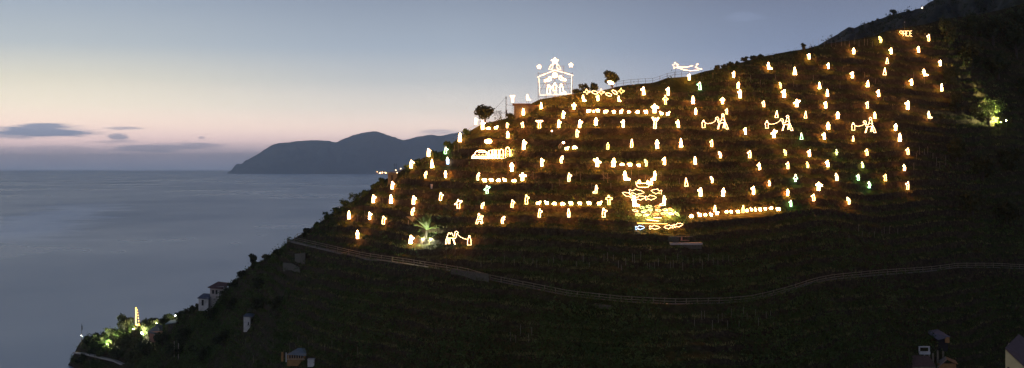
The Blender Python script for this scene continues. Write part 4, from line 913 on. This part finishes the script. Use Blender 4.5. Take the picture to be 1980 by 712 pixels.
w_ = bx('wall', 289, 314, 641, 662, 0, 5, 'pink'); pg('roof', [(286, 641.5, -.6), (308, 646, -.6), (317, 633.5, 5), (296, 630.5, 5)], .3, 'roofgrey'); bx('door', 298, 301.5, 648, 657, -.06, 0, 'dark'); bx('window', 306, 309.5, 648.5, 653, -.06, 0, 'dark'); bx('terrace_post', 300, 301, 646, 658, -1.4, -1.2, 'white')
rt, bx, pg, k = px_thing('blue_shelter', 333, 632, 'Flat pale blue roofed shelter right of the pink house', 'shelter', 1)
pg('roof', [(322, 625, -2), (343, 622, -2), (346, 619, 2), (326, 621, 2)], .25, 'teal'); bx('wall', 325, 343, 624, 640, -.5, 2, 'stone'); bx('post', 323, 324, 625, 638, -1.8, -1.6, 'wood'); bx('post', 341.5, 342.5, 624, 636, -1.8, -1.6, 'wood')
rt, bx, pg, k = px_thing('flag_pole', 158, 654, 'Thin dark pole standing at the tip of the point', 'pole'); MB().bar((0, 0, -.8), (0, 0, 28*k), .12, .06).build('pole', M['iron'], rt); MB().box((.1, 0, 20*k), (.35, .1, 1.6)).build('pennant', M['iron'], rt)
for px, py in ((337, 690), (345, 694)):
    rt, bx, pg, k = px_thing('pale_post', px, py, 'Tall pale gate post on the dark bank below the pink house', 'post', group='gate posts below the pink house', off=.5); MB().bar((0, 0, -.5), (0, 0, 30*k), .14, .12).build('post', M['pale_wood'], rt)

# ------------------------------------------------------------------ huts on the slope
rt, bx, pg, k = px_thing('villa', 415, 586, 'Small villa with sloping roof and white porch pillars on the seaward slope', 'house', 1)
bx('wall', 406, 433, 554, 596, 0, 4.5, 'concrete'); rf = pg('roof', [(402.5, 555, -.7), (430, 557.5, -.7), (440, 548.3, 2.4), (419, 545.5, 2.4)], .22, 'roofred'); pg('roof', [(419, 545.5, 2.4), (440, 548.3, 2.4), (447, 556, 5.4), (424, 554, 5.4)], .22, 'roofred')
bx('window', 410, 414, 561, 568, -.05, 0, 'dark'); bx('window', 417, 420.5, 561, 569, -.05, 0, 'dark')
for x in (424, 428.5, 433): bx('porch_pillar', x-.9, x+.9, 562, 577, -1.5, -1.2, 'white')
bx('porch_slab', 421, 437, 577, 580, -1.6, 0, 'concrete'); bx('porch_wall', 422, 436, 580, 592, -1.4, 0, 'stone')
bx('annex_wall', 386, 405, 575.5, 600, -1.5, 2.5, 'white'); pg('annex_roof', [(384, 575, -1.9), (407, 577, -1.9), (408, 570, 2.6), (390, 568.5, 2.6)], .18, 'roofgrey'); bx('door', 392, 396, 579, 590, -1.56, -1.5, 'dark')
rt, bx, pg, k = px_thing('white_shed', 478, 640, 'Small shed with one white wall and a wooden frame beside it', 'shed', .6)
bx('wall', 471, 484, 612, 642, 0, 2.6, 'white'); pg('roof', [(470, 611.5, -.2), (489, 612.5, -.2), (490, 609, 2.8), (472, 608, 2.8)], .15, 'roofgrey'); bx('window', 479.5, 481.5, 623, 629, -.05, 0, 'dark')
bx('frame_beam', 484, 512, 627, 629, -.2, 0, 'wood'); bx('frame_post', 501, 503.5, 629, 650, -.2, 0, 'wood'); bx('frame_post', 510, 512, 629, 648, 1.6, 1.8, 'wood'); bx('frame_rail', 488, 503, 643, 645.5, -.2, 0, 'wood')
rt, bx, pg, k = px_thing('boarded_shed', 575, 704, 'Ochre boarded shed with a row of dark openings and a blue grey roof', 'shed', .8)
bx('wall', 555, 594, 685, 708, 0, 3, 'ochre'); pg('roof', [(557, 684.5, -.4), (600, 687.5, -.4), (609, 677.5, 3.2), (572, 676.5, 3.2)], .12, 'teal'); bx('sill_board', 554.5, 594.5, 694, 695.3, -.08, 0, 'pale_wood'); bx('top_board', 554.5, 594.5, 684.5, 686.5, -.08, 0, 'pale_wood')
for i in range(6): bx('window', 559.6+i*4.6, 562.6+i*4.6, 687.2, 692.6, -.05, 0, 'dark')
for i in range(7): bx('mullion', 557.7+i*4.6, 558.6+i*4.6, 686.5, 694, -.1, 0, 'pale_wood')
bx('side_door', 544, 548, 681, 699, -.1, .1, 'ochre'); bx('door_post', 552.5, 554.2, 682, 700, -.15, .05, 'white')
rt, bx, pg, k = px_thing('water_tank', 602, 707, 'Pale box shaped tank at the right corner of the boarded shed', 'tank', 1.2); bx('tank_body', 595.5, 608.5, 695, 709, -.6, .9, 'white'); bx('lid', 595, 609, 693.8, 695, -.65, .95, 'concrete')
rt, bx, pg, k = px_thing('ridge_hut', 760, 352, 'Dark flat roofed hut at the seaward edge of the ridge', 'hut', .2); bx('wall', 750, 770, 334, 358, 0, 3, 'stone'); pg('roof', [(747, 334.5, -.4), (776, 330, -.4), (776, 329, 3.4), (748, 333, 3.4)], .14, 'roofgrey'); bx('door', 756, 760, 339, 351, -.05, 0, 'dark')
for px, py in ((765.3, 329.2), (774.8, 326.2), (768, 334.2)):
    q = ray(px, py, pick(765, 352).y-.9); rt = empty('hut_lamp', q, 'Tiny warm lamp by the roof of the dark flat roofed hut', 'lamp', 'lamps by the flat roofed hut'); MB().ball((0, 0, 0), .11).build('bulb', G['w'], rt); MB().bar((0, .05, -.1), (0, .15, -2.2), .03).build('stem', M['iron'], rt)
for px in (766, 762.5):
    q = ray(px, 330, pick(765, 352).y+1.5); rt = empty('aerial_mast', q, 'Thin upright aerial above the flat roofed hut', 'aerial', 'aerials above the flat roofed hut'); MB().bar((0, 0, -1.5), (0, 0, 1.7), .035, .025).build('mast', M['iron'], rt); MB().bar((-.25, 0, 1.3), (.25, 0, 1.3), .02).build('crosspiece', M['iron'], rt)
for i, (px, py, r_) in enumerate(((729, 332.5, 4), (735, 334.6, 9), (739.5, 334.2, 7), (745.5, 334.4, 9))):
    q = ray(px, py, 18600); rt = empty('shore_lamp', q, 'Distant orange street lamp at the foot of the far headland', 'lamp', 'street lamps below the headland'); MB().ball((0, 0, 0), r_).build('bulb', glow('shore_bulb', (1, .5, .18), 30), rt); MB().bar((0, 0, 0), (0, 0, -30), 1.2).build('post', M['iron'], rt)
# stone hut with flat roof under the two roof figures
rt, bx, pg, k = px_thing('stone_hut', 1012, 226, 'Stone hut with a flat roof on the hilltop, two light figures on top', 'hut', .2)
bx('wall', 994, 1046, 203, 232, .5, 5, 'stone'); bx('roof', 991, 1026, 200.2, 202.8, 0, 5.3, 'plank'); bx('roof', 1020, 1048, 203.4, 205.4, -.3, 4.8, 'plank'); bx('door', 1022, 1028, 210, 226, .42, .5, 'dark')
# platform under the fish
rt, bx, pg, k = px_thing('concrete_platform', 1326, 475, 'Pale concrete platform with a low wall below the lit fish', 'platform', 1.0)
bx('slab', 1295, 1357, 469.5, 473, -1.2, 1.6, 'concrete'); bx('low_wall', 1297, 1356, 473, 481, -.8, 1.4, 'stone'); bx('back_wall', 1293, 1314, 458.5, 469.5, 1.2, 1.6, 'stone'); bx('plank', 1296, 1340, 457.5, 459, .9, 1.2, 'wood')
rt, bx, pg, k = px_thing('bench', 1324, 469.4, 'Small pinkish bench standing on the pale platform', 'bench', depth=pick(1326, 475).y-1.3); bx('seat', 1316, 1333, 464.6, 465.6, 0, .45, 'pink'); bx('backrest', 1317, 1320, 458.5, 464.6, .38, .45, 'pink'); bx('leg', 1317, 1318, 465.6, 469.4, .1, .3, 'iron'); bx('leg', 1331, 1332, 465.6, 469.4, .1, .3, 'iron')
# lower right: shed, bench back, planks, lean-to, house corner
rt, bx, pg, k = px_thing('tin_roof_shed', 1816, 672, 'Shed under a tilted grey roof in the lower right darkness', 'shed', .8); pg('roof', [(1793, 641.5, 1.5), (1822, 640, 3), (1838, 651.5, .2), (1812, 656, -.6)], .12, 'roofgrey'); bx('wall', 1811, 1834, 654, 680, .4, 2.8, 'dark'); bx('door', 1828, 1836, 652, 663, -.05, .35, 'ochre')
rt, bx, pg, k = px_thing('white_chair', 1787, 688, 'White frame chair back standing by the planks at lower right', 'chair', .6)
bx('top_rail', 1776, 1798, 669.5, 672, -.05, .05, 'white'); bx('seat', 1776, 1797.5, 679.5, 685, -.5, .1, 'white'); bx('back_post', 1776, 1779, 672, 680, -.05, .05, 'white'); bx('back_post', 1795, 1798, 672, 680, -.05, .05, 'white'); bx('leg', 1785.5, 1788, 685, 706, -.3, -.2, 'pale_wood'); bx('leg', 1795, 1797, 685, 702, -.3, -.2, 'pale_wood')
for i, (x, y, h_) in enumerate(((1804, 703, 20), (1813, 700, 22), (1823.5, 689, 10))):
    rt, bx, pg, k = px_thing('board_post', x, y, 'Weathered plank post in the ragged fence by the white chair', 'post', .8, 'plank posts by the white chair'); bx('post', x-1.6, x+1.6, y-h_, y+3, -.1, .1, 'wood')
rt, bx, pg, k = px_thing('plank_deck', 1778, 712, 'Reddish plank decking below the white chair', 'deck', 1.2); pg('deck_boards', [(1760, 706, -1.2), (1806, 706, -1.2), (1800, 690, 1.2), (1766, 688, 1.2)], .15, 'plank'); bx('front_beam', 1760, 1806, 708, 711, -1.15, -1.0, 'wood')
rt, bx, pg, k = px_thing('painted_glow_lean_to', 1828, 716, 'Gabled lean to with orange light painted in ochre, bottom edge, right of the deck', 'shed', 1.5); pg('roof', [(1809, 711, -.8), (1829, 694, -.8), (1832, 691, 1.5), (1812, 705, 1.5)], .1, 'pale_wood'); pg('roof', [(1829, 694, -.8), (1850, 703, -.8), (1852, 699, 1.5), (1832, 691, 1.5)], .1, 'ochre'); bx('wall', 1813, 1848, 703, 726, -.3, 1.2, 'ochre')  # ochre puts the orange light on the gable into its colour
HD = 175.0
rt, bx, pg, k = px_thing('cream_house', 1962, 730, 'Corner of a cream house with reddish tiled roof at the bottom right', 'house', depth=HD)
V = [(1944, 676, 0), (1990, 719, 0), (2060, 790, 0), (1944, 800, 0)]; P = [Vector(((x-1962)*k, d, (730-y)*k)) for x, y, d in V]; P2 = [p+Vector((7*972/F+.4, 7, 0)) for p in P]
link('wall', mesh_from(P+P2, [(0, 1, 2, 3), (7, 6, 5, 4), (0, 3, 7, 4), (0, 4, 5, 1), (1, 5, 6, 2), (2, 6, 7, 3)], 'wall'), M['cream'], rt)
pg('roof', [(1942.5, 672.5, -.15), (2060, 783, -.15), (2150, 763, 7.5), (2012, 660, 7.5)], .12, 'roofred'); bx('window', 1947.5, 1951.5, 709.5, 720, -.05, 0, 'plank')
# stone walls by the path
def wall_px(pts, hpx, label, off=.3, th=.5):
    q0 = pick(*pts[0]); q0.y -= off; q0 = ray(*pts[0], q0.y); V = []; Q = []
    for i, (x, y) in enumerate(pts):
        p = pick(x, y); p = ray(x, y, p.y-off); h_ = hpx[i]/F*p.y; p -= q0; V += [p+Vector((0, 0, -.6)), p+Vector((0, 0, h_)), p+Vector((0, th, h_)), p+Vector((0, th, -.6))]
    for i in range(len(pts)-1):
        a = 4*i; b = a+4; Q += [(a, b, b+1, a+1), (a+1, b+1, b+2, a+2), (a+2, b+2, b+3, a+3)]
    n = len(V)-4; Q += [(3, 2, 1, 0), (n, n+1, n+2, n+3)]
    o = link('stone_wall', mesh_from(V, Q, 'stone_wall'), M['stone'], None, q0); tag(o, label, 'wall')
wall_px([(872, 526), (900, 533), (925, 539), (945, 544)], [6, 9, 12, 14], 'Pale stone wall along the upper side of the path, ending abruptly')
wall_px([(547, 520), (565, 523), (580, 527)], [12, 13, 9], 'Pale rubble stone wall on the seaward slope below the path corner')
wall_px([(570, 505), (580, 508), (590, 511)], [14, 18, 22], 'Stone wall propping up the left end of the path')
wall_px([(1150, 593), (1172, 596), (1182, 597)], [6, 6, 6], 'Low pale wall just under the path in the middle')
# small things
rt, bx, pg, k = px_thing('bucket', 834.5, 364, 'Pale bucket standing on the terrace between two light figures at left', 'bucket', .5); MB().bar((0, 0, -.1), (0, 0, 7.5*k), .2, .26, 12).build('body', M['white'], rt); MB().bar((0, 0, 7.5*k), (0, 0, 7.9*k), .28, .28, 12).build('rim', M['concrete'], rt)
rt, bx, pg, k = px_thing('orange_sheet', 796, 428, 'Slanting panel catching orange light left of the palm', 'panel', .8); pg('panel', [(786, 418.5, 0), (803, 419.5, 0), (806, 424, .3), (797, 428, -.2)], .05, 'ochre'); bx('leg', 797, 797.8, 424, 445, 0, .1, 'pale_wood'); bx('leg', 789, 789.8, 426, 445, 0.05, .15, 'pale_wood')
rt, bx, pg, k = px_thing('wooden_frame', 1176, 352, 'Leaning wooden poles left of the upper left fisherman', 'poles', .6)
for a, b in (((1163, 336), (1174, 346)), ((1166, 330), (1168, 350)), ((1175, 335), (1176, 374)), ((1160, 345), (1180, 344)), ((1184, 330), (1190, 336))):
    MB().bar(((a[0]-1176)*k, 0, (352-a[1])*k), ((b[0]-1176)*k, .2, (352-b[1])*k), .05).build('pole', M['wood'], rt)

# ------------------------------------------------------------------ fences, pole, cables
rt = empty('path_fence', path_pt(570)+Vector((0, 0, 0)), 'Long wooden post and rail fence along the path across the slope', 'fence'); O = rt.location
def off_pt(px, side=-.95): p = path_pt(px); p = p.copy(); p.y += side; return p
xs = [570]
while xs[-1] < 2040: xs.append(xs[-1]+(21 if xs[-1] < 1560 else 17))
for x in xs:
    p = off_pt(x)-O; t_ = random.uniform(-.03, .03); MB().bar(p+Vector((0, 0, -.9)), p+Vector((t_, 0, 1.12)), .085, .075, 6).build('post', M['wood'], rt)
for hgt in (.55, 1.02):
    mb = MB()
    for a, b in zip(xs[:-1], xs[1:]): mb.bar(off_pt(a)-O+Vector((0, -.06, hgt)), off_pt(b)-O+Vector((0, -.06, hgt+random.uniform(-.03, .03))), .07, .07, 5)
    mb.build('rail', M['wood'], rt)
rt = empty('corner_fence', path_pt(572), 'Short fence turning the corner at the left end of the path', 'fence'); O = rt.location
prev = None
for px, py in ((570, 466), (575, 461), (583, 459), (590, 458)):
    p = ray(px, py, O.y+(px-568)*.12)-O; MB().bar(p+Vector((0, 0, -.8)), p+Vector((0, 0, 1.2)), .05).build('post', M['wood'], rt)
    if prev:
        for h_ in (.5, 1.12): MB().bar(prev+Vector((0, 0, h_)), p+Vector((0, 0, h_)), .045).build('rail', M['wood'], rt)
    prev = p
pts = [(1192, 168), (1206, 165), (1220, 163.5), (1234, 162.5), (1248, 161.5), (1262, 161), (1276, 157), (1290, 151.5), (1304, 149), (1318, 148), (1332, 147)]
q0 = pick(*pts[0]); rt = empty('skyline_railing', q0, 'Thin railing along the skyline between the hilltop tree and the comet', 'railing'); prev = None
for px, py in pts:
    p = ray(px, py, pick(px, py+2).y+.2)-q0; MB().bar(p+Vector((0, 0, -.5)), p+Vector((0, 0, 1.15)), .04).build('post', M['iron'], rt)
    if prev:
        for h_ in (.55, 1.1): MB().bar(prev+Vector((0, 0, h_)), p+Vector((0, 0, h_)), .028).build('rail', M['iron'], rt)
    prev = p
rt, bx, pg, k = px_thing('utility_pole', 978.5, 228, 'Dark utility pole on the ridge between the bare tree and stone hut', 'pole'); top = Vector((0, 0, 40*k)); MB().bar((0, 0, -.8), top, .09, .07, 8).build('pole', M['iron'], rt); MB().box((0, 0, 39*k), (.22, .22, .5)).build('cap', M['iron'], rt); MB().box((.05, -.1, 12*k), (.35, .25, .8)).build('junction_box', M['iron'], rt)
PT = rt.location+top
def cable(name, a, b, sag, label, r=.03):
    mb = MB(); P = [a.lerp(b, t)-a-Vector((0, 0, sag*4*t*(1-t))) for t in np.linspace(0, 1, 15)]
    for p_, q_ in zip(P[:-1], P[1:]): mb.bar(p_, q_, r, r, 4)
    o = mb.build(name, M['iron']); o.location = a; tag(o, label, 'cable')
cable('overhead_cable', PT, ray(878, 262, pick(885, 275).y+4), 1.2, 'Cable sagging from the utility pole down to the left ridge')
cable('overhead_cable', PT+Vector((0, 0, -1.6)), ray(996, 203, pick(1012, 226).y), .2, 'Short cable between the utility pole and the stone hut')
cable('overhead_cable', ray(1480, 106, 352), ray(1640, 74, 420), .6, 'Straight cable rising above the ridge towards the far hill')
rt, bx, pg, k = px_thing('sign_mast', 1749, 57, 'Thin mast sticking up above the lit word at the slope top', 'pole', depth=pick(1749, 62).y); MB().bar((0, 0, -1), (0, 0, 14*k), .05, .04).build('mast', M['iron'], rt); MB().box((0, 0, 14*k), (.25, .1, .3)).build('lamp_head', M['concrete'], rt)
q = ray(1783, 17.5, 757); rt = empty('hill_lamp', q, 'Single white lamp on the skyline of the far hill', 'lamp'); MB().ball((0, 0, .6), .42).build('bulb', G['w'], rt); MB().bar((0, 0, -1.5), (0, 0, .4), .1).build('post', M['iron'], rt)
# vine stakes
smesh = [MB().bar((0, 0, -.4), (random.uniform(-.08, .08), 0, 1), .028, .022, 5).mesh('vine_stake') for i in range(5)]
for me in smesh: me.materials.append(M['pale_wood'])
for x0, x1, y0, y1, n, h_, lab, grp in ((1160, 1420, 503, 524, 28, 15, 'Pale vine stake on the dark terrace below the concrete platform', 'vine stakes below the platform'), (1340, 1505, 612, 640, 16, 17, 'Dim vine stake under the path in the right middle', 'vine stakes under the path'), (985, 1035, 648, 668, 5, 20, 'Tall pale stake on the lowest dark slope in the middle', 'tall stakes low on the slope'), (920, 1150, 506, 522, 14, 12, 'Short vine stake on the dark terrace above the path, left of middle', 'vine stakes above the path'), (1560, 1700, 84, 92, 16, 15, 'Thin stake in the vine rows under the far hill', 'vine stakes under the far hill'), (1640, 1740, 448, 470, 9, 14, 'Faint vine stake on the dark right slope above the path', 'vine stakes on the right slope'), (650, 760, 380, 440, 9, 13, 'Thin stake on the lit terraces at the seaward end', 'vine stakes at the seaward end'), (860, 900, 276, 300, 6, 14, 'Stake among dry twigs left of the glowing town', 'vine stakes left of the town'), (1000, 1330, 340, 372, 14, 12, 'Thin stake on the brush around the light fishermen', 'vine stakes around the fishermen'), (1370, 1800, 150, 175, 18, 12, 'Thin stake in the upper right lit terraces', 'vine stakes in the upper right'), (1760, 1830, 300, 330, 9, 15, 'Orange tinted stake at the right end of the lit terraces', 'vine stakes at the right end'), (470, 700, 660, 705, 14, 15, 'Dim stake on the lowest slope around the boarded shed', 'stakes around the boarded shed')):
    for i in range(n):
        px = x0+(x1-x0)*(i+.5+random.uniform(-.4, .4))/n; py = y0+(y1-y0)*random.random(); q = pick(px, py); o = link('vine_stake', random.choice(smesh)); o.location = q; o.scale = (1, 1, h_*random.uniform(.7, 1.15)/F*q.y); o.rotation_euler = (0, 0, random.uniform(0, 6)); tag(o, lab, 'stake', grp)

# ------------------------------------------------------------------ ground cover nobody could count
OC = np.array(OCC)
def cover(name, n, make, mat, want):
    r_ = rng.integers(NFRONT-4, NIN-2, n*3); c_ = rng.integers(0, NC, n*3)
    p = want(r_, c_); keep = rng.random(len(r_)) < p; r_, c_ = r_[keep][:n], c_[keep][:n]
    x, y, z_ = Xg[r_, c_], Yg[r_, c_], Zg[r_, c_]; keep = np.ones(len(x), bool)
    keep &= ~((np.abs(y-PYY[c_]-.25) < 1.15) & (PX[c_] > 556)); keep &= z_ > 1; keep &= ~((np.abs(y-QY[c_]) < 2.4) & (PX[c_] > 143) & (PX[c_] < 246))
    for ox, oy in OC: keep &= ~((np.abs(x-ox) < 1.0) & (y < oy+.25) & (y > oy-3.2))
    x, y, z_ = x[keep], y[keep], z_[keep]; V, Q = make(np.stack([x, y, z_], 1)); o = link(name, np_mesh(name, V, Q), M[mat]); tag(o, kind='stuff')
def blades(P):
    k = 6; c = np.repeat(P, k, 0)+rng.normal(size=(len(P)*k, 3))*np.array([.28, .28, .0]); n = len(c); a = rng.uniform(0, 6.28, n); h_ = rng.uniform(.18, .55, n); w_ = rng.uniform(.03, .09, n); ln = rng.normal(size=(n, 2))*.18
    d = np.stack([np.cos(a)*w_, np.sin(a)*w_, 0*a], 1); t_ = np.stack([ln[:, 0], ln[:, 1], h_], 1); c[:, 2] -= .05
    return np.stack([c-d, c+d, c+t_+d*.3, c+t_-d*.3], 1).reshape(-1, 3), np.arange(4*n).reshape(n, 4)
def clump(k, spread, zc_, size):
    def f(P):
        s = rng.uniform(.6, 1.5, len(P)); c = np.repeat(P, k, 0); ss = np.repeat(s, k); off = rng.normal(size=(len(c), 3))*spread*ss[:, None]; off[:, 2] = np.abs(off[:, 2])*zc_; return leaves(c+off, size)
    return f
def dens(seed, sc, lo, hi):
    D = sst(lo, hi, fbm(Xg*sc, Yg*sc, 3, seed)); return lambda r_, c_: .04+.96*D[r_, c_]
treadw = np.where(fr < .62, 1.0, .45)
dg = dens(61, .05, -.25, .15); cover('grass', 42000, blades, 'grass', lambda r_, c_: dg(r_, c_)*treadw[r_, c_])
dv = dens(71, .045, -.1, .25); cover('dry_vines', 15000, clump(6, .33, 1.3, .17), 'vine', lambda r_, c_: dv(r_, c_)*np.where(PX[c_] > 560, 1, .2))
ed = (fr > wall0+.10) & (fr < wall0+.30)
cover('edge_grass', 30000, blades, 'straw', lambda r_, c_: ed[r_, c_]*np.where(PX[c_] > 560, 1.0, .15)*(.35+.65*dg(r_, c_)))  # pale blades put the lit ledge lines into the grass colour
cv = np.empty(len(FARHILL.data.vertices)*3, np.float32); FARHILL.data.vertices.foreach_get('co', cv); cv = cv.reshape(-1, 3); cv = cv[(cv[:, 1] > 560) & (cv[:, 1] < 762) & (cv[:, 0] > 120) & (cv[:, 2] > 110)]
pk = cv[rng.integers(0, len(cv), 5200)]+rng.normal(size=(5200, 3))*np.array([1, 1, 0]); V, Q = clump(9, .55, 1.3, .5)(pk[fbm(pk[:, 0]*.06, pk[:, 1]*.04, 3, 91) > -.12]); tag(link('far_scrub', np_mesh('far_scrub', V, Q), M['crown']), kind='stuff')
ds = dens(81, .06, -.05, .3); cover('scrub', 26000, clump(9, .42, 1.3, .27), 'scrub', lambda r_, c_: np.clip(ds(r_, c_)*np.where((fr[r_, c_] > .48) & (fr[r_, c_] < .76) | (PX[c_] < 560), 1.0, .22)*(.3+.9*(PX[c_] < 560)+.9*(TT[r_, c_] < .42)+.6*(PX[c_] > 1790)+1.2*((TT[r_, c_] > .9) & (PX[c_] < 1000))), 0, 1))
